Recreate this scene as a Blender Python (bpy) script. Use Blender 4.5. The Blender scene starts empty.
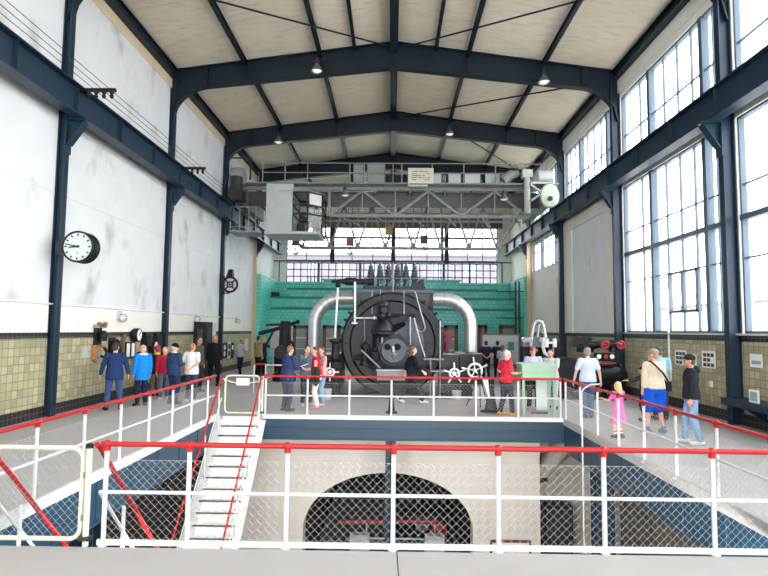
import bpy, bmesh, math, random
from mathutils import Vector, Matrix
random.seed(7)
PI = math.pi
COL = bpy.context.scene.collection
sc = bpy.context.scene

# ------------------------------------------------------------------ camera
F, HZ, VX, EYE = 560.0, 330.0, 392.0, 2.2
PITCH = math.atan((HZ - 288) / F)
YAW = math.atan((VX - 384) / F)
ROLL = math.radians(0.55)
def at(px, py, X=None, Y=None, Z=None):
    u0 = (px - 384) / F; v0 = (288 - py) / F
    u = u0 * math.cos(ROLL) - v0 * math.sin(ROLL); v = u0 * math.sin(ROLL) + v0 * math.cos(ROLL)
    fy = math.cos(PITCH) - v * math.sin(PITCH); fz = math.sin(PITCH) + v * math.cos(PITCH)
    a = u * math.cos(YAW) - fy * math.sin(YAW); b = u * math.sin(YAW) + fy * math.cos(YAW)
    t = X / a if X is not None else (Y / b if Y is not None else (Z - EYE) / fz)
    return Vector((a * t, b * t, EYE + fz * t))
cam_d = bpy.data.cameras.new('camera')
cam_d.sensor_width = 36.0; cam_d.lens = F / 768 * 36.0; cam_d.clip_end = 400
cam = bpy.data.objects.new('camera', cam_d); COL.objects.link(cam)
cam.location = (0, 0, EYE); cam.rotation_euler = (Matrix.Rotation(YAW, 3, 'Z') @ Matrix.Rotation(PI / 2 + PITCH, 3, 'X') @ Matrix.Rotation(ROLL, 3, 'Z')).to_euler()
sc.camera = cam

# ------------------------------------------------------------------ materials
def lin(c):
    return tuple(((x / 255) / 12.92 if x / 255 <= 0.04045 else ((x / 255 + 0.055) / 1.055) ** 2.4) for x in c[:3]) + (1,)
MATS = {}
def mat(name, col, rough=0.6, metal=0.0, var=0.06, scale=6.0, bump=0.0, bscale=60.0, spec=0.4):
    """plain painted / cloth / metal surface with slight procedural mottling"""
    key = name
    if key in MATS: return MATS[key]
    m = bpy.data.materials.new(name); m.use_nodes = True; nt = m.node_tree; N = nt.nodes; L = nt.links
    b = N['Principled BSDF']; b.inputs['Roughness'].default_value = rough; b.inputs['Metallic'].default_value = metal
    b.inputs['Specular IOR Level'].default_value = spec
    tc = N.new('ShaderNodeTexCoord'); nz = N.new('ShaderNodeTexNoise'); nz.inputs['Scale'].default_value = scale; nz.inputs['Detail'].default_value = 4
    L.new(tc.outputs['Object'], nz.inputs['Vector'])
    mx = N.new('ShaderNodeMix'); mx.data_type = 'RGBA'
    c = lin(col)
    mx.inputs['A'].default_value = tuple(min(1, x * (1 - var * 2)) for x in c[:3]) + (1,)
    mx.inputs['B'].default_value = tuple(min(1, x * (1 + var * 2)) for x in c[:3]) + (1,)
    L.new(nz.outputs['Fac'], mx.inputs['Factor']); L.new(mx.outputs['Result'], b.inputs['Base Color'])
    if bump > 0:
        n2 = N.new('ShaderNodeTexNoise'); n2.inputs['Scale'].default_value = bscale
        bp = N.new('ShaderNodeBump'); bp.inputs['Strength'].default_value = bump; bp.inputs['Distance'].default_value = 0.01
        L.new(tc.outputs['Object'], n2.inputs['Vector']); L.new(n2.outputs['Fac'], bp.inputs['Height']); L.new(bp.outputs['Normal'], b.inputs['Normal'])
    MATS[key] = m
    return m
def ramp(N, stops):
    r = N.new('ShaderNodeValToRGB'); e = r.color_ramp.elements
    while len(e) < len(stops): e.new(0.5)
    for k, (p, c) in enumerate(stops): e[k].position = p; e[k].color = c
    return r
def plaster(name, col, stain, lo=0.60, hi=0.78, sc_=(0.28, 0.28, 0.28), amount=0.5):
    """painted plaster with separate soot / damp patches"""
    m = bpy.data.materials.new(name); m.use_nodes = True; nt = m.node_tree; N = nt.nodes; L = nt.links
    b = N['Principled BSDF']; b.inputs['Roughness'].default_value = 0.85; b.inputs['Specular IOR Level'].default_value = 0.2
    g = N.new('ShaderNodeNewGeometry'); mp = N.new('ShaderNodeMapping'); mp.inputs['Scale'].default_value = sc_
    L.new(g.outputs['Position'], mp.inputs['Vector'])
    nz = N.new('ShaderNodeTexNoise'); nz.inputs['Scale'].default_value = 2.2; nz.inputs['Detail'].default_value = 3; nz.inputs['Roughness'].default_value = 0.55
    L.new(mp.outputs['Vector'], nz.inputs['Vector'])
    r = ramp(N, [(lo, (0, 0, 0, 1)), (hi, (amount, amount, amount, 1))]); L.new(nz.outputs['Fac'], r.inputs['Fac'])
    mx = N.new('ShaderNodeMix'); mx.data_type = 'RGBA'; mx.inputs['A'].default_value = lin(col); mx.inputs['B'].default_value = lin(stain)
    L.new(r.outputs['Color'], mx.inputs['Factor'])
    n2 = N.new('ShaderNodeTexNoise'); n2.inputs['Scale'].default_value = 1.3; n2.inputs['Detail'].default_value = 5
    L.new(g.outputs['Position'], n2.inputs['Vector'])
    m2 = N.new('ShaderNodeMix'); m2.data_type = 'RGBA'; m2.blend_type = 'MULTIPLY'
    r2 = ramp(N, [(0.3, (0.93, 0.93, 0.93, 1)), (0.7, (1, 1, 1, 1))]); L.new(n2.outputs['Fac'], r2.inputs['Fac'])
    m2.inputs['Factor'].default_value = 1; L.new(mx.outputs['Result'], m2.inputs['A']); L.new(r2.outputs['Color'], m2.inputs['B'])
    L.new(m2.outputs['Result'], b.inputs['Base Color'])
    return m
def tiles(name, c1, c2, mortar, w, h, axis, rough=0.35, msize=0.012, offset=0.0):
    """wall tiles; axis 'X' for walls facing X (uses Y,Z), 'Y' for walls facing Y (uses X,Z), 'Z' for floors"""
    m = bpy.data.materials.new(name); m.use_nodes = True; nt = m.node_tree; N = nt.nodes; L = nt.links
    b = N['Principled BSDF']; b.inputs['Roughness'].default_value = rough
    g = N.new('ShaderNodeNewGeometry'); s = N.new('ShaderNodeSeparateXYZ'); c = N.new('ShaderNodeCombineXYZ')
    L.new(g.outputs['Position'], s.inputs['Vector'])
    L.new(s.outputs['Y' if axis == 'X' else 'X'], c.inputs['X']); L.new(s.outputs['Y' if axis == 'Z' else 'Z'], c.inputs['Y'])
    br = N.new('ShaderNodeTexBrick'); br.offset = offset; br.squash = 1.0
    br.inputs['Scale'].default_value = 1.0; br.inputs['Brick Width'].default_value = w; br.inputs['Row Height'].default_value = h
    br.inputs['Mortar Size'].default_value = msize; br.inputs['Mortar Smooth'].default_value = 0.3; br.inputs['Bias'].default_value = 0.0
    br.inputs['Color1'].default_value = lin(c1); br.inputs['Color2'].default_value = lin(c2); br.inputs['Mortar'].default_value = lin(mortar)
    L.new(c.outputs['Vector'], br.inputs['Vector'])
    L.new(br.outputs['Color'], b.inputs['Base Color'])
    bp = N.new('ShaderNodeBump'); bp.inputs['Strength'].default_value = 0.3; bp.inputs['Distance'].default_value = 0.004; bp.invert = True
    L.new(br.outputs['Fac'], bp.inputs['Height']); L.new(bp.outputs['Normal'], b.inputs['Normal'])
    return m
def glass_mat(name, tint=(1, 1, 1, 1), refl=0.10):
    m = bpy.data.materials.new(name); m.use_nodes = True; nt = m.node_tree; N = nt.nodes; L = nt.links
    N.remove(N['Principled BSDF']); out = N['Material Output']
    t = N.new('ShaderNodeBsdfTransparent'); t.inputs['Color'].default_value = tint
    gl = N.new('ShaderNodeBsdfGlossy'); gl.inputs['Roughness'].default_value = 0.05
    lw = N.new('ShaderNodeLayerWeight'); lw.inputs['Blend'].default_value = 0.25
    mt = N.new('ShaderNodeMath'); mt.operation = 'MULTIPLY'; mt.inputs[1].default_value = refl * 3
    L.new(lw.outputs['Fresnel'], mt.inputs[0])
    mx = N.new('ShaderNodeMixShader'); L.new(mt.outputs[0], mx.inputs['Fac']); L.new(t.outputs[0], mx.inputs[1]); L.new(gl.outputs[0], mx.inputs[2])
    L.new(mx.outputs[0], out.inputs['Surface'])
    return m
def emit(name, col, strength):
    m = bpy.data.materials.new(name); m.use_nodes = True; b = m.node_tree.nodes['Principled BSDF']
    b.inputs['Base Color'].default_value = lin(col); b.inputs['Emission Color'].default_value = lin(col); b.inputs['Emission Strength'].default_value = strength
    return m

BLUE = mat('blue_steel_paint', (28, 50, 67), 0.45, var=0.08, scale=2)
ROOFBLUE = mat('dark_blue_steel_paint', (15, 30, 41), 0.5, var=0.08, scale=2)
WHITEP = mat('white_rail_paint', (212, 214, 214), 0.4, var=0.02)
CREAM = mat('cream_gate_paint', (212, 208, 188), 0.45, var=0.02)
RED = mat('red_rail_paint', (180, 32, 36), 0.35, var=0.05)
GALV = mat('galvanised_wire', (188, 190, 190), 0.45, 0.3, var=0.05)
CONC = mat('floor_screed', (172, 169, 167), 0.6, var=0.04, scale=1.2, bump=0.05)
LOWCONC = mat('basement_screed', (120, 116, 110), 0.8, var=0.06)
STEPW = mat('worn_white_tread', (236, 236, 234), 0.6, var=0.06, scale=5)
WALLW = plaster('white_soot_stained_plaster', (226, 228, 229), (132, 134, 134), 0.57, 0.76, (0.5, 0.42, 0.3), 0.55)
WALLP = plaster('panel_plaster', (234, 236, 240), (160, 162, 166), 0.60, 0.80, (0.6, 0.6, 0.4), 0.5)
CREAMW = plaster('cream_plaster', (240, 237, 228), (200, 195, 180), 0.6, 0.9, amount=0.3)
BEIGEW = plaster('beige_plaster', (222, 203, 172), (190, 170, 140), 0.6, 0.9, amount=0.4)
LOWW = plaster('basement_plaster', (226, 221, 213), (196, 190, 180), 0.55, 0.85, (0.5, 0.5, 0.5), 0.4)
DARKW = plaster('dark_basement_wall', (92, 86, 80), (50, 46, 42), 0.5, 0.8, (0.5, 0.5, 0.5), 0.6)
CEIL = plaster('beige_ceiling_board', (228, 216, 194), (186, 172, 148), 0.50, 0.75, (0.7, 3.0, 1), 0.5)
CEILW = mat('white_ceiling_edge', (238, 236, 228), 0.8, var=0.02)
TILE_X = tiles('olive_wall_tile', (192, 182, 146), (156, 152, 122), (130, 126, 106), 0.19, 0.19, 'X')
TILE_Y = tiles('olive_wall_tile_end', (192, 182, 146), (156, 152, 122), (130, 126, 106), 0.19, 0.19, 'Y')
BLACKT = tiles('black_border_tile', (40, 34, 38), (26, 22, 26), (92, 86, 84), 0.15, 0.14, 'X')
GREEN = tiles('turquoise_glazed_tile', (104, 216, 200), (84, 198, 182), (70, 160, 148), 0.32, 0.22, 'Y', msize=0.015, offset=0.5)
GREENX = tiles('turquoise_glazed_tile_return', (104, 216, 200), (84, 198, 182), (70, 160, 148), 0.32, 0.22, 'X', msize=0.015, offset=0.5)
GREENC = mat('turquoise_coping', (110, 214, 200), 0.4)
GREEND = mat('dark_turquoise_ledge', (44, 120, 116), 0.5)
GLASS = glass_mat('clear_window_glass')
FRAMEW = mat('blue_grey_window_steel', (80, 98, 114), 0.45)
FRAMEG = mat('grey_window_steel', (92, 98, 108), 0.5)
BLACK = mat('black_machine_enamel', (20, 22, 26), 0.4, 0.0, var=0.12, scale=3, spec=0.3)
BLACK2 = mat('grey_black_machine_enamel', (31, 34, 39), 0.42, 0.0, var=0.12, scale=3, spec=0.3)
BLACK3 = mat('matt_black', (20, 20, 22), 0.6)
GREYM = mat('grey_machine_paint', (128, 133, 138), 0.5, 0.1)
SILVER = mat('silver_duct_sheet', (200, 202, 206), 0.38, 0.55, var=0.05, scale=3)
STEEL = mat('bare_steel', (160, 162, 165), 0.35, 0.8)
PORC = mat('grey_glazed_insulator', (78, 86, 96), 0.25)
CRANEG = mat('grey_crane_paint', (146, 150, 148), 0.55, var=0.1, scale=3)
CRANEL = mat('light_crane_sheet', (196, 200, 196), 0.55, var=0.05, scale=2)
DARKG = mat('dark_grey_metal', (52, 56, 58), 0.5, 0.2)
WHITE = mat('white_enamel', (240, 240, 238), 0.4, var=0.02)
PAPER = mat('white_paper', (240, 240, 236), 0.8, var=0.02)
WOOD = mat('brown_varnished_wood', (118, 72, 54), 0.5, var=0.15, scale=8)
LWOOD = mat('light_oiled_wood', (176, 122, 78), 0.5, var=0.12, scale=8)
PALEG = mat('pale_green_enamel', (152, 186, 162), 0.45, var=0.03)
REDM = mat('red_handwheel_paint', (176, 44, 52), 0.4)
BRASS = mat('dull_brass', (150, 120, 70), 0.4, 0.6)
INK = mat('brown_sign_ink', (110, 88, 70), 0.8)
BLUEP = mat('pale_blue_print', (130, 170, 196), 0.7)

# ------------------------------------------------------------------ mesh builder
class MB:
    def __init__(s): s.v = []; s.f = []; s.m = []; s.cur = 0
    def add(s, vs, fs):
        o = len(s.v); s.v += [Vector(p) for p in vs]; s.f += [tuple(i + o for i in f) for f in fs]; s.m += [s.cur] * len(fs); return s
    def box(s, x0, x1, y0, y1, z0, z1):
        if x0 > x1: x0, x1 = x1, x0
        if y0 > y1: y0, y1 = y1, y0
        if z0 > z1: z0, z1 = z1, z0
        vs = [(x, y, z) for z in (z0, z1) for y in (y0, y1) for x in (x0, x1)]
        return s.add(vs, [(0, 2, 3, 1), (4, 5, 7, 6), (0, 1, 5, 4), (2, 6, 7, 3), (0, 4, 6, 2), (1, 3, 7, 5)])
    def bar(s, p0, p1, w, h, up=(0, 0, 1)):
        """rectangular bar between two points"""
        p0 = Vector(p0); p1 = Vector(p1); d = (p1 - p0).normalized(); up = Vector(up)
        if abs(d.dot(up)) > 0.95: up = Vector((1, 0, 0)) if abs(d.x) < 0.9 else Vector((0, 1, 0))
        r = d.cross(up).normalized() * w / 2; u = r.cross(d).normalized() * h / 2
        vs = [p + a * r + b * u for p in (p0, p1) for a, b in ((-1, -1), (1, -1), (1, 1), (-1, 1))]
        return s.add(vs, [(0, 1, 2, 3), (7, 6, 5, 4), (0, 4, 5, 1), (1, 5, 6, 2), (2, 6, 7, 3), (3, 7, 4, 0)])
    def tube(s, pts, r, n=8, closed=False, cap=True):
        pts = [Vector(p) for p in pts]; k = len(pts)
        rs = r if isinstance(r, (list, tuple)) else [r] * k
        ref = None; rings = []
        for i, p in enumerate(pts):
            if closed: d = pts[(i + 1) % k] - pts[i - 1]
            else: d = pts[min(i + 1, k - 1)] - pts[max(i - 1, 0)]
            d.normalize()
            if ref is None:
                ref = Vector((0, 0, 1)) if abs(d.z) < 0.9 else Vector((0, 1, 0))
            a = (ref - d * ref.dot(d))
            if a.length < 1e-6: a = d.orthogonal()
            a.normalize(); ref = a; b = d.cross(a)
            rings.append([p + (a * math.cos(t) + b * math.sin(t)) * rs[i] for t in [2 * PI * j / n for j in range(n)]])
        vs = [q for rg in rings for q in rg]; fs = []
        for i in range(k if closed else k - 1):
            i2 = (i + 1) % k
            for j in range(n): fs.append((i * n + j, i * n + (j + 1) % n, i2 * n + (j + 1) % n, i2 * n + j))
        if not closed and cap:
            fs.append(tuple(range(n - 1, -1, -1))); fs.append(tuple((k - 1) * n + j for j in range(n)))
        return s.add(vs, fs)
    def lathe(s, prof, org=(0, 0, 0), axis='Z', n=24):
        """prof: (radius, height) pairs turned about an axis through org"""
        o = Vector(org); vs = []; fs = []
        for r, h in prof:
            for j in range(n):
                t = 2 * PI * j / n; a, b = r * math.cos(t), r * math.sin(t)
                vs.append(o + (Vector((a, b, h)) if axis == 'Z' else Vector((a, h, b)) if axis == 'Y' else Vector((h, a, b))))
        k = len(prof)
        for i in range(k - 1):
            for j in range(n): fs.append((i * n + j, i * n + (j + 1) % n, (i + 1) * n + (j + 1) % n, (i + 1) * n + j))
        if prof[0][0] > 1e-5: fs.append(tuple(range(n - 1, -1, -1)))
        if prof[-1][0] > 1e-5: fs.append(tuple((k - 1) * n + j for j in range(n)))
        return s.add(vs, fs)
    def prism(s, poly, axis, a0, a1):
        """poly of 2D points extruded along an axis ('Y': poly is x,z; 'X': poly is y,z; 'Z': poly is x,y)"""
        def P(q, a): return (q[0], a, q[1]) if axis == 'Y' else (a, q[0], q[1]) if axis == 'X' else (q[0], q[1], a)
        n = len(poly); vs = [P(q, a0) for q in poly] + [P(q, a1) for q in poly]
        fs = [tuple(range(n)), tuple(range(2 * n - 1, n - 1, -1))] + [(i, i + n, (i + 1) % n + n, (i + 1) % n) for i in range(n)]
        return s.add(vs, fs)
    def ball(s, c, r, n=12, m=8, rot=None):
        c = Vector(c); r = Vector((r, r, r)) if isinstance(r, (int, float)) else Vector(r); vs = []; fs = []
        for i in range(1, m):
            ph = PI * i / m
            for j in range(n):
                t = 2 * PI * j / n
                q = Vector((r.x * math.sin(ph) * math.cos(t), r.y * math.sin(ph) * math.sin(t), r.z * math.cos(ph)))
                vs.append(c + (rot @ q if rot else q))
        top = len(vs); q = Vector((0, 0, r.z)); vs.append(c + (rot @ q if rot else q)); vs.append(c - (rot @ q if rot else q))
        for i in range(m - 2):
            for j in range(n): fs.append((i * n + j, (i + 1) * n + j, (i + 1) * n + (j + 1) % n, i * n + (j + 1) % n))
        for j in range(n):
            fs.append((top, j, (j + 1) % n)); fs.append((top + 1, (m - 2) * n + (j + 1) % n, (m - 2) * n + j))
        return s.add(vs, fs)
    def capsule(s, p0, r0, p1, r1, n=12):
        p0 = Vector(p0); p1 = Vector(p1); d = (p1 - p0).normalized(); pts = []; rs = []
        for a in (-90, -60, -30, 0): pts.append(p0 + d * r0 * math.sin(math.radians(a))); rs.append(max(r0 * math.cos(math.radians(a)), r0 * 0.05))
        for a in (0, 30, 60, 90): pts.append(p1 + d * r1 * math.sin(math.radians(a))); rs.append(max(r1 * math.cos(math.radians(a)), r1 * 0.05))
        return s.tube(pts, rs, n)
    def limb(s, pts, rs, n=14):
        """one tapering limb through its joints, rounded at the joints and at both ends"""
        P = [Vector(p) for p in pts]; Q = [P[0]]; R = [rs[0]]
        for i in range(1, len(P)):
            a, b = P[i - 1], P[i]; f = 0.18
            last = i == len(P) - 1
            if i > 1: Q.append(a.lerp(b, f)); R.append(rs[i - 1] + (rs[i] - rs[i - 1]) * f)
            Q.append(a.lerp(b, 0.5)); R.append((rs[i - 1] + rs[i]) / 2)
            if not last:
                Q.append(a.lerp(b, 1 - f)); R.append(rs[i - 1] + (rs[i] - rs[i - 1]) * (1 - f))
                c = P[i + 1]; Q.append((a.lerp(b, 1 - f) + b * 2 + b.lerp(c, f)) / 4); R.append(rs[i])
            else: Q.append(b); R.append(rs[i])
        d0 = (Q[1] - Q[0]).normalized(); d1 = (Q[-1] - Q[-2]).normalized(); A = []; AR = []; B = []; BR = []
        for g in (-85, -55, -25): A.append(Q[0] + d0 * R[0] * math.sin(math.radians(g))); AR.append(R[0] * math.cos(math.radians(g)))
        for g in (25, 55, 85): B.append(Q[-1] + d1 * R[-1] * math.sin(math.radians(g))); BR.append(R[-1] * math.cos(math.radians(g)))
        return s.tube(A + Q + B, AR + R + BR, n)
    def loft(s, rings):
        """closed loft through rings of equal vertex count"""
        n = len(rings[0]); vs = [p for r in rings for p in r]; fs = []
        for i in range(len(rings) - 1):
            for j in range(n): fs.append((i * n + j, i * n + (j + 1) % n, (i + 1) * n + (j + 1) % n, (i + 1) * n + j))
        fs.append(tuple(range(n - 1, -1, -1))); fs.append(tuple((len(rings) - 1) * n + j for j in range(n)))
        return s.add(vs, fs)
    def mesh(s, name, mats, off=Vector((0, 0, 0)), smooth=False):
        me = bpy.data.meshes.new(name)
        me.from_pydata([tuple(p - off) for p in s.v], [], s.f)
        for m in (mats if isinstance(mats, (list, tuple)) else [mats]): me.materials.append(m)
        me.polygons.foreach_set('material_index', s.m)
        bm = bmesh.new(); bm.from_mesh(me); bmesh.ops.recalc_face_normals(bm, faces=bm.faces); bm.to_mesh(me); bm.free()
        if smooth: smooth_mesh(me)
        me.update(); return me
def smooth_mesh(me, ang=40):
    me.polygons.foreach_set('use_smooth', [True] * len(me.polygons))
    try: me.set_sharp_from_angle(angle=math.radians(ang))
    except Exception: pass

# ------------------------------------------------------------------ scene objects
def wloc(o):
    v = Vector((0, 0, 0))
    while o is not None: v += Vector(o.location); o = o.parent
    return v
def tag(o, label, cat, group=None):
    o['label'] = label; o['category'] = cat
    if group: o['group'] = group
    return o
def thing(name, label, cat, loc, group=None):
    o = bpy.data.objects.new(name, None); COL.objects.link(o); o.location = loc; o.empty_display_size = 0.2
    return tag(o, label, cat, group)
def part(name, mb, m, parent, smooth=True, label=None):
    o = bpy.data.objects.new(name, mb.mesh(name, m, wloc(parent), smooth)); COL.objects.link(o); o.parent = parent
    if label: o['label'] = label
    return o
def solo(name, mb, m, label, cat, group=None, smooth=True):
    lo = [min(p[i] for p in mb.v) for i in range(3)]; hi = [max(p[i] for p in mb.v) for i in range(3)]
    loc = Vector(((lo[0] + hi[0]) / 2, (lo[1] + hi[1]) / 2, lo[2]))
    o = bpy.data.objects.new(name, mb.mesh(name, m, loc, smooth)); COL.objects.link(o); o.location = loc
    return tag(o, label, cat, group)
def struct(name, mb, m, parent=None, label=None, smooth=False):
    off = wloc(parent) if parent else Vector((0, 0, 0))
    o = bpy.data.objects.new(name, mb.mesh(name, m, off, smooth)); COL.objects.link(o); o.parent = parent
    if not parent: o['kind'] = 'structure'
    if label: o['label'] = label
    return o
def copy_thing(root, loc, label=None, group=None):
    r = root.copy(); COL.objects.link(r); r.location = loc
    if label: r['label'] = label
    if group: r['group'] = group
    for ch in list(root.children):
        c = ch.copy(); COL.objects.link(c); c.parent = r
        for g in list(ch.children):
            d = g.copy(); COL.objects.link(d); d.parent = c
    return r

# ------------------------------------------------------------------ the hall
WL, WR, YB, YN = -8.5, 8.5, 40.0, -8.0
COLY = [-6.7, 0.15, 7.0, 13.85, 20.7, 27.5, 34.1]
PX0, PX1, PY0, PY1 = -4.45, 4.36, 5.76, 14.30       # the opening in the floor
LOWZ = -5.0
def ceil_z(x): return 13.2 - abs(x) * 1.15 / 8.5

m = MB()
m.box(WL, WR, YN, PY0, -0.3, 0); m.box(WL, PX0, PY0, PY1, -0.3, 0); m.box(PX1, WR, PY0, PY1, -0.3, 0); m.box(WL, WR, PY1, YB, -0.3, 0)
struct('floor', m, CONC)
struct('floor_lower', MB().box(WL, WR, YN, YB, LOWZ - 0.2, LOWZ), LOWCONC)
# expansion joint in the near floor
struct('trim_1', MB().bar((0.12, 3.0, 0.001), (0.07, 5.8, 0.001), 0.012, 0.004), mat('joint_filler', (80, 78, 76), 0.8))

# ceiling: sloping slab with beige boards between the purlins
m = MB()
for sgn in (-1, 1):
    m.prism([(0, 13.2), (sgn * 8.6, ceil_z(8.6)), (sgn * 8.6, ceil_z(8.6) + 0.2), (0, 13.4)], 'Y', YN, YB)
ceiling = struct('ceiling', m, CEILW)
PURL = [-8.34, -5.65, -2.82, 0, 2.82, 5.65, 8.34]
edges = [YN] + COLY + [YB]
for a, b in zip(PURL[:-1], PURL[1:]):
    for y0, y1 in zip(edges[:-1], edges[1:]):
        x0, x1 = a + 0.13, b - 0.13
        mm = MB().prism([(x0, ceil_z(x0) - 0.03), (x1, ceil_z(x1) - 0.03), (x1, ceil_z(x1) - 0.005), (x0, ceil_z(x0) - 0.005)], 'Y', y0 + 0.26, y1 - 0.26)
        struct('ceiling_panel', mm, CEIL, ceiling)
# purlins
def ibeam_y(m, x, y0, y1, zt, d, w, t=0.02):
    m.box(x - w / 2, x + w / 2, y0, y1, zt - t, zt); m.box(x - w / 2, x + w / 2, y0, y1, zt - d, zt - d + t); m.box(x - t / 2, x + t / 2, y0, y1, zt - d + t, zt - t)
for x in PURL:
    m = MB(); ibeam_y(m, x, YN, YB, ceil_z(x) - (0.02 if x == 0 else 0.04), 0.42 if x == 0 else (0.34 if abs(x) > 8 else 0.2), 0.3 if x == 0 else (0.24 if abs(x) > 8 else 0.13))
    struct('roof_purlin', m, ROOFBLUE, label='dark blue steel purlin under the sloping beige ceiling')
for x in (-1.5, 1.6):
    m = MB(); ibeam_y(m, x, 16.3, 20.6, ceil_z(x) - 0.04, 0.16, 0.11); m.box(x - 0.2, x + 0.2, 16.1, 16.5, ceil_z(x) - 0.22, ceil_z(x) - 0.03)
    struct('roof_purlin', m, ROOFBLUE)
def brace(p, q, r=0.035):
    struct('roof_brace', MB().tube([(p[0], p[1], ceil_z(p[0]) - 0.3), (q[0], q[1], ceil_z(q[0]) - 0.3)], r, 6), ROOFBLUE)
brace((-0.3, 20.3), (-8.0, 14.3)); brace((0.5, 20.3), (8.0, 14.3)); brace((0.5, 27.2), (8.0, 21.0)); brace((3.0, 28.0), (8.0, 33.8)); 
# roof frames with haunched knees
for y in COLY:
    top = lambda x: ceil_z(x) - 0.0
    N = 24; xs = [-8.42 + 16.84 * i / N for i in range(N + 1)]
    def low(x):
        d = 0.80 + 0.24 * (1 - abs(x) / 8.42)
        k = max(0, (abs(x) - 7.1) / 1.32)
        return ceil_z(x) - d - 1.15 * (1 - math.sqrt(max(0, 1 - k * k)))
    xs = sorted(set([round(v, 3) for v in xs] + [s_ * (7.1 + 0.132 * i) for i in range(11) for s_ in (-1, 1)]))
    up = [(x, top(x) - 0.01) for x in xs]; dn = [(x, low(x)) for x in xs]
    m = MB().prism(up + dn[::-1], 'Y', y - 0.02, y + 0.02)
    for (a, b) in zip(dn[:-1], dn[1:]):
        m.bar((a[0], y, a[1]), (b[0], y, b[1]), 0.3, 0.035, up=(0, 0.0001, 1))
    for (a, b) in zip(up[:-1], up[1:]):
        m.bar((a[0], y, a[1] - 0.03), (b[0], y, b[1] - 0.03), 0.3, 0.035, up=(0, 0.0001, 1))
    for x in (-7.1, -5.65, -2.82, 0.0, 2.82, 5.65, 7.1): m.box(x - 0.01, x + 0.01, y - 0.14, y + 0.14, low(x), top(x) - 0.03)
    struct('roof_frame', m, ROOFBLUE, label='dark blue steel roof frame spanning the hall')
# columns
for side in (-1, 1):
    for i, y in enumerate(COLY):
        x0 = side * 8.5; x1 = side * (8.5 - (0.19 if side < 0 else 0.30)); z1 = 11.9; w = 0.22
        m = MB(); m.box(x1, x1 + side * 0.025, y - w / 2, y + w / 2, 0, z1); m.box(x0 - side * 0.025, x0, y - w / 2, y + w / 2, 0, z1); m.box(x0, x1, y - 0.012, y + 0.012, 0, z1)
        for z in (0.3, 0.6, 0.9): m.box(x1 - side * 0.012, x1, y - 0.1, y - 0.06, z, z + 0.04); m.box(x1 - side * 0.012, x1, y + 0.06, y + 0.1, z, z + 0.04)
        c = struct('steel_column', m, BLUE if y < 34 else BEIGEW, label='blue steel wall column')
        # crane beam bracket
        b = MB(); bx = x1
        b.prism([(bx, 7.48), (bx - side * 0.46, 7.48), (bx - side * 0.46, 7.40), (bx - side * 0.1, 6.85), (bx, 6.85)], 'Y', y - 0.015, y + 0.015)
        b.bar((bx - side * 0.46, y, 7.42), (bx - side * 0.06, y, 6.82), 0.24, 0.025); b.box(bx, bx - side * 0.5, y - 0.12, y + 0.12, 7.45, 7.49)
        b.box(bx, bx - side * 0.03, y - 0.13, y + 0.13, 6.6, 7.6)
        struct('crane_bracket', b, BLUE, c)
# crane runway beams on both long walls
for side, nm in ((-1, 'clock'), (1, 'window')):
    xc = side * 8.0; m = MB()
    m.box(xc - 0.17, xc + 0.17, YN, 39.6, 7.49, 7.53); m.box(xc - 0.17, xc + 0.17, YN, 39.6, 8.21, 8.25); m.box(xc - 0.012, xc + 0.012, YN, 39.6, 7.53, 8.21)
    y = YN + 1
    while y < 39: m.box(xc - 0.12, xc + 0.12, y - 0.008, y + 0.008, 7.53, 8.21); y += 2.28
    m.box(side * 8.17, side * 8.45, YN, 39.6, 8.17, 8.21)
    r = struct('crane_runway_beam', m, BLUE, label='long blue crane runway beam along the %s wall' % nm)
    struct('crane_rail', MB().box(xc - 0.035, xc + 0.035, YN, 39.6, 8.25, 8.32), DARKG, r)

# long wall with the clock
m = MB().box(WL - 0.3, WL, 7.0, YB + 0.3, LOWZ, 12.3).box(WL - 0.3, WL, YN, 7.0, LOWZ, 7.55).box(WL - 0.3, WL, YN, 7.0, 11.0, 12.3).box(WL - 0.3, WL, YN, 7.0, 7.55, 8.25)
for y0, y1 in ((YN, -6.55), (0.0, 0.3), (6.85, 7.0)): m.box(WL - 0.3, WL, y0, y1, 8.25, 11.0)
struct('wall_left', m, WALLW)
struct('trim_2', MB().box(WL, WL + 0.02, YN, 33.9, 0.28, 1.92), TILE_X)
struct('trim_3', MB().box(WL, WL + 0.025, YN, 33.9, 1.92, 2.06), BLACKT)
struct('trim_4', MB().box(WL, WL + 0.012, YN, 33.9, 2.06, 2.76), CREAMW)
struct('baseboard_left', MB().box(WL, WL + 0.03, YN, 33.9, 0, 0.28), BLACKT)
struct('trim_5', MB().box(WL, WL + 0.03, YN, YB, 11.35, 12.05), BEIGEW)
cd = MB().tube([(WL + 0.05, YN, 2.77), (WL + 0.05, 33.5, 2.77)], 0.022, 6)
solo('conduit', cd, WHITE, 'thin white conduit running along the clock wall above the dark tile band', 'conduit')
# faint board joints on the white wall
for z in (5.55,):
    struct('trim_6', MB().box(WL, WL + 0.008, YN, 33.9, z, z + 0.02), mat('joint_grey', (214, 214, 212), 0.8))

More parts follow.
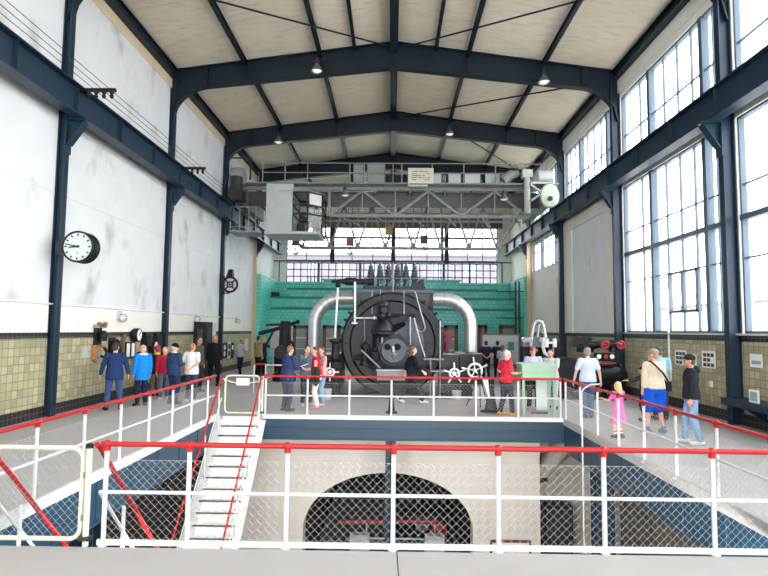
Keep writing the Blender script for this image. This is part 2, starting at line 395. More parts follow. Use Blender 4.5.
# wall with the windows
m = MB(); T = 0.3
def rw(y0, y1, z0, z1): m.box(WR, WR + T, y0, y1, z0, z1)
rw(YN, YB + 0.3, LOWZ, 2.19); rw(YN, YB, 11.0, 12.3)
for y in COLY: rw(y - 0.15, y + 0.15, 2.12, 11.0)
for y0, y1 in zip(edges[:-1], edges[1:]):
    if y1 <= 21: rw(y0, y1, 7.55, 8.25)
    elif y1 < 28: rw(y0, y1, 2.12, 8.4)
    elif y1 < 35: rw(y0, y1, 2.12, 5.75); rw(y0, y1, 7.45, 8.4)
    else: rw(y0, y1, 2.12, 11.0)
struct('wall_right', m, CREAMW)
struct('trim_7', MB().box(WR - 0.02, WR, YN, 34.0, 0.28, 2.0), TILE_X)
struct('trim_8', MB().box(WR - 0.025, WR, YN, 34.0, 2.0, 2.15), BLACKT)
struct('baseboard_right', MB().box(WR - 0.03, WR, YN, 34.0, 0, 0.28), BLACKT)
struct('trim_9', MB().box(WR - 0.03, WR, YN, YB, 11.2, 12.05), CREAMW)
struct('trim_10', MB().box(WR - 0.10, WR + 0.1, YN, 20.5, 2.15, 2.20), mat('pale_sill_stone', (206, 206, 200), 0.6))
# blind panels of the two bays beyond the windows
m = MB(); m.box(WR - 0.10, WR, 20.95, 22.0, 2.15, 7.5); m.box(WR - 0.10, WR, 26.2, 27.35, 2.15, 7.5); m.box(WR - 0.10, WR, 22.0, 26.2, 7.0, 7.5)
struct('trim_11', m, CREAMW)
struct('trim_12', MB().box(WR - 0.03, WR, 22.0, 26.2, 2.15, 7.0), WALLP)
struct('trim_13', MB().box(WR - 0.08, WR, 27.7, 33.9, 2.15, 4.6), CREAMW)
struct('trim_14', MB().box(WR - 0.12, WR, 28.6, 29.0, 2.15, 5.0), CREAMW)

# windows ------------------------------------------------------------
WN = [0]
def window(plane, pos, u0, u1, z0, z1, thick, thin, trans, thicktr=(), depth=0.14, fm=None, opener=None, bar=0.035):
    """plane 'X': window in the plane x = pos, u = y;  plane 'Y': y = pos, u = x"""
    WN[0] += 1; fm = fm or FRAMEW
    def bx(mb, a0, a1, b0, b1, d):
        if plane == 'X': mb.box(pos - d / 2, pos + d / 2, a0, a1, b0, b1)
        else: mb.box(a0, a1, pos - d / 2, pos + d / 2, b0, b1)
    f = MB(); t = bar
    bx(f, u0, u0 + 0.06, z0, z1, depth); bx(f, u1 - 0.06, u1, z0, z1, depth); bx(f, u0, u1, z0, z0 + 0.06, depth); bx(f, u0, u1, z1 - 0.06, z1, depth)
    for u in thick: bx(f, u - 0.09, u + 0.09, z0, z1, depth * 1.5)
    for u in thin: bx(f, u - t / 2, u + t / 2, z0, z1, depth * 0.5)
    for z in trans: bx(f, u0, u1, z - t / 2, z + t / 2, depth * 0.5)
    for z in thicktr: bx(f, u0, u1, z - 0.07, z + 0.07, depth * 1.4)
    w = struct('window_%d' % WN[0], f, fm)
    p = MB(); bx(p, u0 + 0.02, u1 - 0.02, z0 + 0.02, z1 - 0.02, 0.006)
    struct('pane', p, GLASS, w)
    if opener:
        o = MB(); a0, a1, b0, b1 = opener
        bx(o, a0, a1, b0, b0 + 0.07, depth); bx(o, a0, a1, b1 - 0.05, b1, depth); bx(o, a0, a0 + 0.06, b0, b1, depth); bx(o, a1 - 0.06, a1, b0, b1, depth); bx(o, (a0 + a1) / 2 - 0.03, (a0 + a1) / 2 + 0.03, b0, b1, depth)
        struct('vent_sash', o, FRAMEG, w)
    # daylight portal just inside the pane
    ld = bpy.data.lights.new('daylight_portal', 'AREA'); ld.shape = 'RECTANGLE'; ld.size = u1 - u0; ld.size_y = z1 - z0; ld.cycles.is_portal = True
    lo = bpy.data.objects.new('daylight_portal', ld); COL.objects.link(lo)
    if plane == 'X': lo.location = (pos - (0.2 if pos > 0 else -0.2), (u0 + u1) / 2, (z0 + z1) / 2); lo.rotation_euler = (PI / 2, 0, PI / 2 if pos > 0 else -PI / 2)
    else:
        s_ = 1 if pos > 0 else -1
        lo.location = ((u0 + u1) / 2, pos - s_ * 0.2, (z0 + z1) / 2); lo.rotation_euler = (PI / 2, 0, 0 if s_ < 0 else 0); lo.rotation_euler = (-PI / 2 if s_ > 0 else PI / 2, 0, 0)
    return w
for y0, y1 in zip(COLY[:4], COLY[1:5]):
    a, b = y0 + 0.15, y1 - 0.15; k = (y1 - y0) / 6.85
    th = [y0 + 1.32 * k, y0 + 4.5 * k]; tn = [y0 + 0.85 * k, y0 + 1.95 * k, y0 + 2.75 * k, y0 + 3.6 * k, y0 + 5.3 * k]
    op = (y0 + 1.95 * k, y0 + 3.6 * k, 2.8, 4.03) if y0 > 13 else None
    window('X', WR + 0.12, a, b, 2.20, 7.56, th, tn, [4.03, 5.85], [5.03], opener=op)
    window('X', WR + 0.12, a, b, 8.27, 11.0, th, tn, [9.45])
for y0, y1 in ((-6.55, 0.0), (0.3, 6.85)):
    for z0, z1 in ((8.27, 11.0),): window('X', WL - 0.12, y0, y1, z0, z1, [y0 + 2.2, y0 + 4.4], [y0 + 1.1, y0 + 3.3, y0 + 5.5], [z0 + 1.6])  # unseen high windows added to throw cross light on the facing wall
window('X', WR + 0.12, 20.85, 27.35, 8.27, 11.0, [22.0, 25.2], [21.5, 22.8, 23.6, 24.4, 26.0, 26.7], [9.45])
window('X', WR + 0.12, 27.65, 33.95, 8.27, 11.0, [29.0, 32.0], [28.3, 29.8, 30.5, 31.2, 32.7, 33.3], [9.45])
window('X', WR + 0.12, 27.65, 33.95, 5.75, 7.45, [29.2, 32.0], [28.4, 30.1, 31.0, 33.0], [6.9], fm=FRAMEG)

# end wall beyond the machines, with two bands of windows
m = MB(); m.box(WL, WR, YB, YB + 0.3, LOWZ, 4.9); m.box(WL, -7.62, YB, YB + 0.3, 4.9, 13.3); m.box(7.55, WR, YB, YB + 0.3, 4.9, 13.3)
m.box(-7.62, 7.55, YB, YB + 0.3, 9.6, 13.3); m.box(-7.62, 7.55, YB, YB + 0.3, 7.0, 7.15)
struct('wall_back', m, CREAMW)
struct('trim_18', MB().box(-7.9, 7.9, YB - 0.12, YB, 9.55, 10.6), mat('brown_boarding', (120, 96, 84), 0.7))
window('Y', YB + 0.15, -7.62, 7.55, 7.15, 9.6, [-4.4, 0.1, 3.6], [-6.2, -2.9, -1.4, 1.4, 2.5, 5.4, 6.5] , [8.0, 8.35, 9.2], [8.85], fm=FRAMEG, bar=0.06)
window('Y', YB + 0.15, -7.62, 7.55, 4.95, 7.0, [-5.3, -2.3, 0.7, 3.7], [-7.6 + 0.505 * i for i in range(1, 30)], [5.5, 6.0, 6.5], fm=FRAMEG, bar=0.07)
m = MB()
for x in (-4.3, 0.07, 3.9): m.box(x - 0.15, x + 0.15, YB - 0.1, YB + 0.1, 7.0, 10.6)
struct('trim_19', m, DARKG)
# purple-grey glazed screen bars standing in front of the lower band
m = MB()
for i in range(8): x = -8.0 + i * 2.25; m.box(x - 0.035, x + 0.035, 39.35, 39.42, 5.4, 7.05)
m.box(-8.4, 8.4, 39.35, 39.42, 6.98, 7.06)
struct('trim_15', m, DARKG)
# wall behind the camera; its unseen tall windows are added for frontal fill
m = MB(); m.box(WL, WR, YN - 0.3, YN, LOWZ, 2.0); m.box(WL, -7.5, YN - 0.3, YN, 2, 13.3); m.box(7.5, WR, YN - 0.3, YN, 2, 13.3); m.box(-7.5, 7.5, YN - 0.3, YN, 10.4, 13.3)
struct('wall_front', m, CREAMW)
window('Y', YN - 0.15, -7.5, 7.5, 2.0, 10.4, [-4.5, -1.5, 1.5, 4.5], [-6, -3, 0, 3, 6], [4, 5.8, 9], [7.5])

# turquoise tiled stepped wall ---------------------------------------
m = MB(); m.box(-8.3, 8.3, 37.0, YB, 0, 4.30)
gw = thing('tiled_plinth_wall', 'turquoise glazed tile wall with stepped ledges across the far end', 'wall', (0, 38, 0))
part('wall_body', m, GREEN, gw, False)
part('upper_step', MB().box(-7.0, 7.0, 37.7, 39.3, 4.3, 4.95), GREEN, gw, False)
part('upper_step', MB().box(-8.3, 8.3, 38.5, 39.3, 4.3, 5.42), GREEN, gw, False)
part('upper_step', MB().box(-4.7, 4.6, 38.2, 39.3, 4.95, 5.62), GREEN, gw, False)
m = MB(); m.box(-8.1, 8.1, 36.82, 37.1, 4.24, 4.34); part('coping', m, GREEND, gw, False)
m = MB().box(-7.05, 7.05, 37.5, 37.8, 4.88, 4.98); part('coping', m, GREEND, gw, False)
m = MB().box(-8.1, 8.1, 38.35, 38.6, 5.37, 5.47); part('coping', m, GREENC, gw, False)
m = MB().box(-4.8, 4.7, 38.0, 38.3, 5.55, 5.66)
part('coping', m, GREENC, gw, False)
m = MB(); m.box(-8.0, 8.0, 36.88, 37.0, 3.50, 3.66)
part('ledge', m, GREEND, gw, False)
for s_ in (-1, 1):
    m = MB(); m.box(s_ * 8.47, s_ * 8.05, 34.2, 38.5, 0, 5.45); part('side_return', m, GREENX, gw, False)
    m = MB(); m.box(s_ * 8.48, s_ * 8.0, 34.15, 38.5, 5.45, 5.54); part('coping', m, GREENC, gw, False)
# doors with brown frames in it
for k, (a, b) in enumerate(((293, 310), (323, 341), (444, 458), (478, 487), (499, 517))):
    p0 = at(a, 325, Y=36.95); p1 = at(b, 325, Y=36.95); zt = p0.z
    m = MB(); w = 0.22
    m.box(p0.x, p0.x + w, 36.85, 37.0, 0, zt); m.box(p1.x - w, p1.x, 36.85, 37.0, 0, zt); m.box(p0.x, p1.x, 36.85, 37.0, zt - w, zt)
    d = struct('door_%d' % (k + 1), m, WOOD)
    m = MB(); m.box(p0.x + w, p1.x - w, 36.92, 36.98, 0, zt - w); struct('door_leaf', m, mat('grey_door_leaf', (150, 158, 160), 0.5), d)
    m = MB()
    for z in (0.9, 1.6): m.box(p0.x + w, p1.x - w, 36.90, 36.93, z, z + 0.06)
    struct('door_rail', m, WHITE, d)

# ------------------------------------------------------------------ steelwork round the opening and the basement
m = MB()
m.box(PX0, PX0 + 0.06, PY0, PY1, -0.10, 0.05); m.box(-3.22, PX1, PY1 - 0.06, PY1, -0.05, 0.05)
struct('trim_16', m, WHITEP)
struct('trim_20', MB().box(PX1 - 0.06, PX1 + 0.05, PY0, PY1, -0.12, 0.05), mat('grey_kerb_paint', (168, 168, 168), 0.6))
m = MB()
for x, s_ in ((PX0, -1), (PX1, 1)):
    m.box(x - s_ * 0.03, x + s_ * 0.05, PY0, PY1, -0.72, -0.10); m.box(x - s_ * 0.05, x + s_ * 0.2, PY0, PY1, -0.76, -0.72)
    y = PY0 + 0.6
    while y < PY1: m.box(x - s_ * 0.045, x - s_ * 0.02, y, y + 0.03, -0.72, -0.10); y += 1.1
m.box(-3.22, PX1, PY1 - 0.02, PY1 + 0.1, -0.27, -0.05); m.box(-3.22, PX1, PY1 - 0.07, PY1 + 0.1, -0.30, -0.27); m.box(-3.22, PX1, PY1 - 0.02, PY1 + 0.1, -0.52, -0.30); m.box(-3.22, PX1, PY1 - 0.07, PY1 + 0.2, -0.56, -0.52)
struct('trim_17', m, mat('blue_fascia_paint', (26, 60, 82), 0.45, var=0.08, scale=2))
for (x, y, z1, lb) in ((0.0, 14.42, -0.3, 'under the platform edge beam'), (4.78, 13.0, -0.3, 'beside the dark cabinet below the window walkway'), (-5.6, 10.6, -0.3, 'below the clock walkway'), (5.3, 8.0, -0.3, 'below the window walkway nearer the stairs gate')):
    m = MB(); w = 0.13 if x == 0 else 0.2
    m.box(x - w, x + w, y - w, y - w + 0.025, LOWZ, z1); m.box(x - w, x + w, y + w - 0.025, y + w, LOWZ, z1); m.box(x - 0.015, x + 0.015, y - w, y + w, LOWZ, z1); m.box(x - w * 1.3, x + w * 1.3, y - w * 1.2, y + w * 1.2, z1 - 0.06, z1)
    struct('basement_column', m, BLUE, label='blue steel basement column ' + lb)
# arched wall under the platform
AX, AY, AZ0, AZ1 = -0.06, 16.0, LOWZ, -1.78
half = 2.36; spring = -3.35
arc = [(AX + half * math.cos(t), spring + (AZ1 - spring) * math.sin(t)) for t in [PI * i / 32 for i in range(33)]]
outline = [(-5.0, -0.3), (-5.0, LOWZ), (AX - half, LOWZ)] + [(x, z) for x, z in arc[::-1]] + [(AX + half, LOWZ), (4.16, LOWZ), (4.16, -0.3)]
struct('wall_lower', MB().prism(outline, 'Y', 16.0, 16.5), LOWW)
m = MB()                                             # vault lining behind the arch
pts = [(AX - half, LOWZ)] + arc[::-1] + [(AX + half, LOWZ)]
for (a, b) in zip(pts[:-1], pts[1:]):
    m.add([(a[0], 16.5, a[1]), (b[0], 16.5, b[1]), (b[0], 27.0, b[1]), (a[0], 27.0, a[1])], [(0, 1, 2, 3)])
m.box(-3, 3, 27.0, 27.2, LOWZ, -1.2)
struct('wall_vault', m, plaster('dark_vault_plaster', (54, 50, 47), (30, 28, 26), 0.5, 0.8, (0.5, 0.5, 0.5), 0.6))  # lining colour set darker than the other basement walls
# recess and far walls of the basement
struct('wall_recess', MB().box(4.16, WR, 18.2, 18.4, LOWZ, -0.3), LOWW)
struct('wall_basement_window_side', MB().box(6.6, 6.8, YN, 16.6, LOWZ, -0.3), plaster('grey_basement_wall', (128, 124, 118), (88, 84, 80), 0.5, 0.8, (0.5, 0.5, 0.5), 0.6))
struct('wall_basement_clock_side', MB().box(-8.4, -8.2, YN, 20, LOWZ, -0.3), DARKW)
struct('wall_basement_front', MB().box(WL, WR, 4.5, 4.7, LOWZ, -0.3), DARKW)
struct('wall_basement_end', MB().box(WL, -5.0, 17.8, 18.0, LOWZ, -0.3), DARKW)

# basement things
p = at(543, 506, Y=16.8); q = at(573, 506, Y=16.8)
t = thing('switch_cabinet', 'black steel cabinet in the recess beyond the arched wall', 'cabinet', ((p.x + q.x) / 2, 17.0, LOWZ))
part('body', MB().box(p.x + 0.05, q.x, 16.8, 17.4, LOWZ, p.z), BLACK3, t, False); m = MB(); m.box(p.x + 0.1, q.x - 0.05, 16.77, 16.8, LOWZ + 0.1, p.z - 0.08); part('door', m, DARKG, t, False)
p = at(547, 460, Y=17.6)
t = thing('ventilation_elbow', 'pale curved ventilation elbow on the recess wall above the black cabinet', 'duct', (p.x, 17.6, p.z - 0.6))
part('pipe', MB().tube([(p.x + 0.5, 18.1, p.z + 0.4), (p.x + 0.45, 17.7, p.z + 0.3), (p.x + 0.1, 17.6, p.z - 0.05), (p.x - 0.2, 17.6, p.z - 0.5)], [0.3, 0.3, 0.26, 0.18], 14), LOWW, t)
part('collar', MB().lathe([(0.2, -0.06), (0.24, -0.06), (0.24, 0.06), (0.2, 0.06)], (p.x - 0.22, 17.6, p.z - 0.55), 'Z', 14), DARKG, t)
p = at(490, 540, Y=15.95); q = at(531, 548, Y=15.95)
t = thing('framed_notice', 'red-framed notice low on the pale wall beside the arch', 'notice', ((p.x + q.x) / 2, 15.94, q.z - 0.5))
part('frame', MB().box(p.x, q.x, 15.93, 15.99, q.z - 0.5, p.z), mat('dark_red_frame', (96, 40, 40), 0.5), t, False)
part('sheet', MB().box(p.x + 0.06, q.x - 0.06, 15.92, 15.93, q.z - 0.44, p.z - 0.06), PAPER, t, False)
# machinery seen through the arch
t = thing('pump_set', 'dark pump set with red cover inside the vault under the arch', 'pump', (0.9, 20, LOWZ))
part('body', MB().lathe([(0.0, -0.8), (0.34, -0.8), (0.42, -0.6), (0.42, 0.6), (0.34, 0.8), (0, 0.8)], (1.2, 20.2, LOWZ + 0.6), 'X', 20), BLACK2, t)
part('base', MB().box(-0.1, 2.1, 19.6, 20.8, LOWZ, LOWZ + 0.25), BLACK3, t, False)
part('cover', MB().lathe([(0, 0), (0.28, 0), (0.28, 0.35), (0.2, 0.45), (0, 0.45)], (1.65, 19.55, LOWZ + 0.25), 'Z', 16), REDM, t)
part('flange', MB().lathe([(0.0, 0), (0.24, 0), (0.24, 0.12), (0.0, 0.12)], (1.1, 19.6, LOWZ + 0.6), 'Y', 16), STEEL, t)
for x in (-1.25, 1.1):
    tt = solo('control_box', MB().box(x, x + 0.6, 18.0, 18.3, LOWZ, LOWZ + 0.80).box(x + 0.05, x + 0.55, 17.98, 18.0, LOWZ + 0.1, LOWZ + 0.72), mat('pale_cabinet_paint', (196, 200, 208), 0.5),
              'pale control box standing in the vault beside the ' + ('pump set' if x > 0 else 'white rail post'), 'cabinet', smooth=False)
t = thing('vault_railing', 'low white and red railing across the vault under the arch', 'railing', (0, 18.6, LOWZ))
m = MB().tube([(-1.6, 18.6, LOWZ + 1.0), (1.5, 18.6, LOWZ + 1.05)], 0.05, 8); part('top_rail', m, REDM, t)
m = MB().tube([(-1.0, 18.6, LOWZ + 0.5), (1.5, 18.6, LOWZ + 0.5)], 0.03, 8); part('mid_rail', m, GALV, t)
for x in (-0.75, 1.45): part('post', MB().tube([(x, 18.6, LOWZ), (x, 18.6, LOWZ + 1.0)], 0.03, 8), GALV, t)

# ------------------------------------------------------------------ railings with chain-link infill
def wire_mesh(length, height, w=0.035, r=0.0021):
    """interlocked zigzag wires in the local XZ plane"""
    m = MB(); n = max(2, int(round(length / w))); k = max(2, int(round(height / w))); wx = length / n; wz = height / k
    for i in range(n):
        pts = []
        for j in range(k + 1):
            right = (i + j) % 2
            pts.append((i * wx + (wx if right else 0), 0.004 * (1 if right else -1), j * wz))
        m.tube(pts, r, 3, cap=False)
    m.tube([(0, 0, height), (length, 0, height)], r, 4); m.tube([(0, 0, 0), (length, 0, 0)], r, 4)
    return m
PANEL = {}
def panel_mesh(length, height, w):
    w = 0.042
    key = (round(length, 2), round(height, 2), w)
    if key not in PANEL: PANEL[key] = wire_mesh(length, height, w).mesh('chain_link_mesh', GALV)
    return PANEL[key]
def railing(label, posts, h=1.01, mid=0.53, bottom=None, mesh=(0.06, 0.85), red_from=None, ext0=0.0, ext1=0.0, w=0.035, rp=0.024):
    posts = [Vector(p) for p in posts]
    c = sum(posts, Vector()) / len(posts)
    t = thing('guard_railing', label, 'railing', (c.x, c.y, 0), None)
    d0 = (posts[1] - posts[0]).normalized(); d1 = (posts[-1] - posts[-2]).normalized()
    U = Vector((0, 0, 1)); A = posts[0] - d0 * ext0; B = posts[-1] + d1 * ext1
    m = MB().tube([A + U * h, B + U * h], 0.027, 10)
    for p in posts:
        m.ball(p + U * h, 0.042, 10, 8); m.tube([p + U * (h - 0.065), p + U * h], 0.034, 10)
    part('top_rail', m, RED, t)
    part('mid_rail', MB().tube([A + U * mid, B + U * mid], 0.019, 8), WHITEP, t)
    if bottom: part('bottom_rail', MB().bar(A + U * bottom, B + U * bottom, 0.03, 0.052), WHITEP, t, False)
    for p in posts:
        part('post', MB().tube([p + U * 0.0, p + U * (h - 0.06)], rp, 10).lathe([(0.05, 0.0), (0.05, 0.012), (rp, 0.012)], p, 'Z', 10), WHITEP, t)
    for p, q in zip(posts[:-1], posts[1:]):
        L = (q - p).length; me = panel_mesh(L, mesh[1] - mesh[0], w)
        o = bpy.data.objects.new('chain_link_mesh', me); COL.objects.link(o); o.parent = t
        o.location = p - Vector(t.location) + U * mesh[0]; o.rotation_euler = (0, 0, math.atan2(q.y - p.y, q.x - p.x))
    return t
near = railing('red-topped white guard railing with chain-link across the near platform edge', [(x, 5.80, 0.0) for x in (-2.9, -2.05, -1.05, 0.03, 1.09, 2.15, 3.24, 4.3)], bottom=0.035, ext0=0.06)
left_r = railing('red-topped white guard railing along the clock-wall walkway', [(PX0 + 0.03, 5.97 + 1.09 * k, 0.0) for k in range(8)], ext0=0.25, ext1=0.6)
right_r = railing('red-topped white guard railing along the window-wall walkway', [(PX1 - 0.03, 6.55 + 1.08 * k, 0.0) for k in range(8)], ext0=0.65, ext1=0.1)
back_r = railing('red-topped white guard railing in front of the big machine', [(-3.17 + 1.06 * k, PY1 - 0.03, 0.0) for k in range(8)], ext0=0.05)

# steep white stairs from the machine platform to the basement
SX0, SX1, SY = -4.28, -3.27, PY1
t = thing('steel_stairs', 'steep white steel stairs with red handrails down from the machine platform', 'stairs', (-3.9, SY - 4.6, LOWZ))
for i in range(24):
    z = -0.2 * (i + 1) + 0.0; y = SY - 0.2 * (i + 1)
    m = MB(); m.box(SX0 + 0.05, SX1 - 0.05, y - 0.02, y + 0.23, z - 0.035, z); m.box(SX0 + 0.05, SX1 - 0.05, y - 0.02, y + 0.0, z - 0.05, z + 0.004); m.box(SX0 + 0.05, SX1 - 0.05, y + 0.19, y + 0.21, z, z + 0.18)
    part('tread', m, STEPW, t, False)
for x in (SX0, SX1):
    m = MB().bar((x, SY - 0.02, -0.10), (x, SY - 4.85, -4.93), 0.05, 0.24, up=(0, 1, 1)); part('stringer', m, WHITEP, t, False)
    m = MB().tube([(x, SY + 0.02, 0.95), (x, SY - 0.15, 0.93), (x, SY - 4.3, -3.22)], 0.024, 8); part('handrail', m, RED, t)
    m = MB().tube([(x, SY - 0.05, 0.45), (x, SY - 4.3, -3.8)], 0.015, 6); part('mid_rail', m, WHITEP, t)
    for k in range(5):
        y = SY - 0.25 - 0.95 * k; zz = -(SY - y); part('post', MB().tube([(x, y, zz - 0.1), (x, y, zz + 0.93)], 0.017, 8), WHITEP, t)
# stairs behind the near gate
t = thing('basement_stairs', 'steep stairs with red handrails going down behind the cream gate', 'stairs', (-3.75, 8.2, LOWZ))
for i in range(13):
    z = -0.2 * (i + 1); y = PY0 + 0.2 * (i + 1)
    part('tread', MB().box(-4.17, -3.05, y - 0.2, y + 0.05, z - 0.035, z), DARKG, t, False)
for x in (-4.2, -3.02):
    part('stringer', MB().bar((x, PY0 + 0.02, -0.12), (x, PY0 + 2.8, -2.9), 0.04, 0.22, up=(0, -1, 1)), WHITEP, t, False)
    part('handrail', MB().tube([(x, 5.82, 1.0), (x, 5.9, 0.95), (x, PY0 + 2.7, -1.68)], 0.027, 10), RED, t)
    part('mid_rail', MB().tube([(x, 5.94, 0.48), (x, PY0 + 2.7, -2.2)], 0.018, 8), WHITEP, t)
    for k in range(3):
        y = PY0 + 0.72 + 0.9 * k; zz = -(y - PY0); part('post', MB().tube([(x, y, zz - 0.1), (x, y, zz + 0.9)], 0.022, 8), WHITEP, t)
part('landing', MB().box(-4.22, -3.0, PY0 + 2.6, PY0 + 3.6, -2.85, -2.78), DARKG, t, False)
for x in (-4.16, -3.06):
    for y in (PY0 + 2.7, PY0 + 3.5): part('leg', MB().box(x - 0.04, x + 0.04, y - 0.04, y + 0.04, LOWZ, -2.85), BLUE, t, False)
# gates
def rrect(x0, x1, y, z0, z1, r, n=5):
    out = []
    for cx, cz, a0 in ((x1 - r, z0 + r, -PI / 2), (x1 - r, z1 - r, 0), (x0 + r, z1 - r, PI / 2), (x0 + r, z0 + r, PI)):
        for i in range(n + 1):
            a = a0 + PI / 2 * i / n; out.append((cx + r * math.cos(a), y, cz + r * math.sin(a)))
    return out
def gate(label, x0, x1, y, z0, z1, hinge_x, r=0.024):
    t = thing('tube_gate', label, 'gate', ((x0 + x1) / 2, y, 0))
    part('frame', MB().tube(rrect(x0, x1, y, z0, z1, 0.11), r, 8, closed=True), CREAM, t)
    me = panel_mesh(x1 - x0, z1 - z0, 0.035); o = bpy.data.objects.new('chain_link_mesh', me); COL.objects.link(o); o.parent = t; o.location = (x0 - t.location.x, 0, z0)
    part('gate_post', MB().tube([(hinge_x, y, 0), (hinge_x, y, z1 + 0.02)], 0.03, 10), CREAM, t)
    part('post_cap', MB().lathe([(0.036, z1 + 0.0), (0.036, z1 + 0.04), (0.0, z1 + 0.05)], (hinge_x, y, 0), 'Z', 10), BLACK3, t)
    s_ = 1 if hinge_x > x1 else -1; xe = x1 if s_ > 0 else x0
    m = MB()
    for z in (0.28, 0.7): m.box(min(xe, hinge_x), max(xe, hinge_x), y - 0.02, y + 0.02, z - 0.03, z + 0.03)
    part('hinge', m, STEEL, t, False)
    m = MB().box(hinge_x - 0.06, hinge_x + 0.06, y - 0.04, y + 0.04, 0.06, 0.10); part('latch_plate', m, DARKG, t, False)
    return t
gate('cream tube gate with chain-link at the near end of the platform railing', -4.30, -3.13, 5.78, 0.07, 0.97, -3.07)
g = gate('cream tube gate at the head of the white stairs', -4.24, -3.36, 14.42, 0.06, 1.0, -3.29)
part('notice_plate', MB().box(-3.95, -3.62, 14.38, 14.40, 0.76, 0.94), WHITE, g, False)
solo('slack_chain', MB().tube([(-4.5, 15.0, 0.88), (-4.25, 15.0, 0.78), (-3.9, 15.0, 0.74), (-3.55, 15.0, 0.8), (-3.25, 15.0, 0.92)], 0.02, 6), CREAM, 'cream barrier hose sagging behind the gate at the stair head', 'barrier')
# short railing farther back
t = thing('short_railing', 'short white railing with one red rail beside the lever stand', 'railing', (-4.3, 19.5, 0))
for x in (-4.75, -4.35, -3.4): part('post', MB().tube([(x, 19.5, 0), (x, 19.5, 0.98)], 0.025, 8), WHITEP, t)
part('top_rail', MB().tube([(-4.75, 19.5, 0.98), (-4.35, 19.5, 0.98)], 0.027, 8), RED, t)
part('side_rail', MB().tube([(-4.35, 19.5, 0.95), (-3.4, 19.5, 0.95)], 0.025, 8), WHITEP, t)
# tall ladder pole rising beside the walkway
p = at(581.5, 385, Y=12.35)
solo('ladder_pole', MB().tube([(p.x, 12.35, LOWZ), (p.x, 12.35, 0.9), (p.x + 0.06, 12.35, 0.98), (p.x + 0.2, 12.36, 1.06), (p.x + 0.42, 12.37, 1.07)], 0.018, 8), mat('pale_grey_tube', (196, 200, 200), 0.45), 'tall grey ladder pole with bent top rising from the basement by the window walkway', 'pole')

# ------------------------------------------------------------------ overhead crane
cr = thing('overhead_crane', 'grey overhead travelling crane with lattice girders and a glazed cab', 'crane', (0, 29.5, 8.4))
G1, G2 = 28.7, 32.0
DECK, BOT = 9.62, 8.10
def girder(y, zb, x0, x1, n, sub=True, taper=0):
    m = MB(); m.bar((-7.9, y, DECK - 0.1), (7.9, y, DECK - 0.1), 0.16, 0.16); m.bar((x0, y, zb), (x1, y, zb), 0.2, 0.16)
    if taper:
        m.bar((x0, y, zb), (-7.6, y, DECK - 0.3), 0.16, 0.16); m.bar((x1, y, zb), (7.6, y, DECK - 0.3), 0.16, 0.16)
    else:
        m.bar((x0, y, zb), (x0, y, DECK), 0.14, 0.14); m.bar((x1, y, zb), (x1, y, DECK), 0.14, 0.14)
    dx = (x1 - x0) / n
    for i in range(n):
        a = x0 + dx * i
        m.bar((a, y, zb), (a + dx / 2, y, DECK - 0.2), 0.09, 0.11); m.bar((a + dx / 2, y, DECK - 0.2), (a + dx, y, zb), 0.09, 0.11)
        m.bar((a + dx / 2, y, zb), (a + dx / 2, y, DECK - 0.2), 0.06, 0.06)
        m.box(a - 0.15, a + 0.15, y - 0.08, y + 0.08, zb - 0.02, zb + 0.15)
        if i: m.bar((a, y, zb), (a, y, DECK - 0.2), 0.06, 0.06)
    return m
part('near_girder', girder(G1, BOT, -3.3, 7.0, 3), CRANEG, cr, False)
part('far_girder', girder(G2, 6.9, -5.2, 6.0, 7, taper=1), CRANEG, cr, False)
m = MB(); 
for k in range(8): x = -6.5 + k * 1.85; m.bar((x, G1, BOT), (x + 0.9, G2, 8.2), 0.06, 0.06); m.bar((x, G1, DECK - 0.2), (x, G2, DECK - 0.2), 0.1, 0.12)
m.bar((-7, (G1 + G2) / 2, 8.15), (7, (G1 + G2) / 2, 8.15), 0.08, 0.1)
part('cross_bracing', m, CRANEG, cr, False)
part('deck', MB().box(-7.9, 7.9, G1 - 0.75, G1 + 0.7, DECK - 0.02, DECK + 0.05), CRANEG, cr, False)
part('web_plate', MB().box(-7.9, 7.9, G1 + 0.85, G1 + 0.9, 8.75, DECK - 0.05), mat('crane_web', (104, 106, 106), 0.6), cr, False)
part('far_deck', MB().box(-7.9, 7.9, G2 - 0.6, G2 + 0.6, DECK - 0.02, DECK + 0.05), CRANEG, cr, False)
m = MB()
for z in (0.55, 1.05): m.tube([(-6.7, G1 - 0.72, DECK + z), (7.6, G1 - 0.72, DECK + z)], 0.03, 6)
part('hand_rail', m, CRANEG, cr)
for k, x in enumerate((-6.65, -5.5, -4.35, -2.2, -1.45, 0.0, 0.45, 2.0, 3.6, 5.2, 6.7, 7.6)):
    part('rail_post', MB().tube([(x, G1 - 0.72, DECK), (x, G1 - 0.72, DECK + 1.05)], 0.03, 6), CRANEG, cr)
for s_ in (-1, 1):
    m = MB(); m.box(s_ * 7.75, s_ * 8.15, 27.4, 33.2, 8.62, 9.5); m.box(s_ * 7.7, s_ * 8.2, 27.3, 33.3, 9.46, 9.52)
    e = part('end_carriage', m, CRANEG, cr, False)
    for y in (27.9, 32.7): part('wheel', MB().lathe([(0, -0.08), (0.3, -0.08), (0.3, 0.08), (0, 0.08)], (s_ * 8.0, y, 8.62), 'X', 18), DARKG, e)
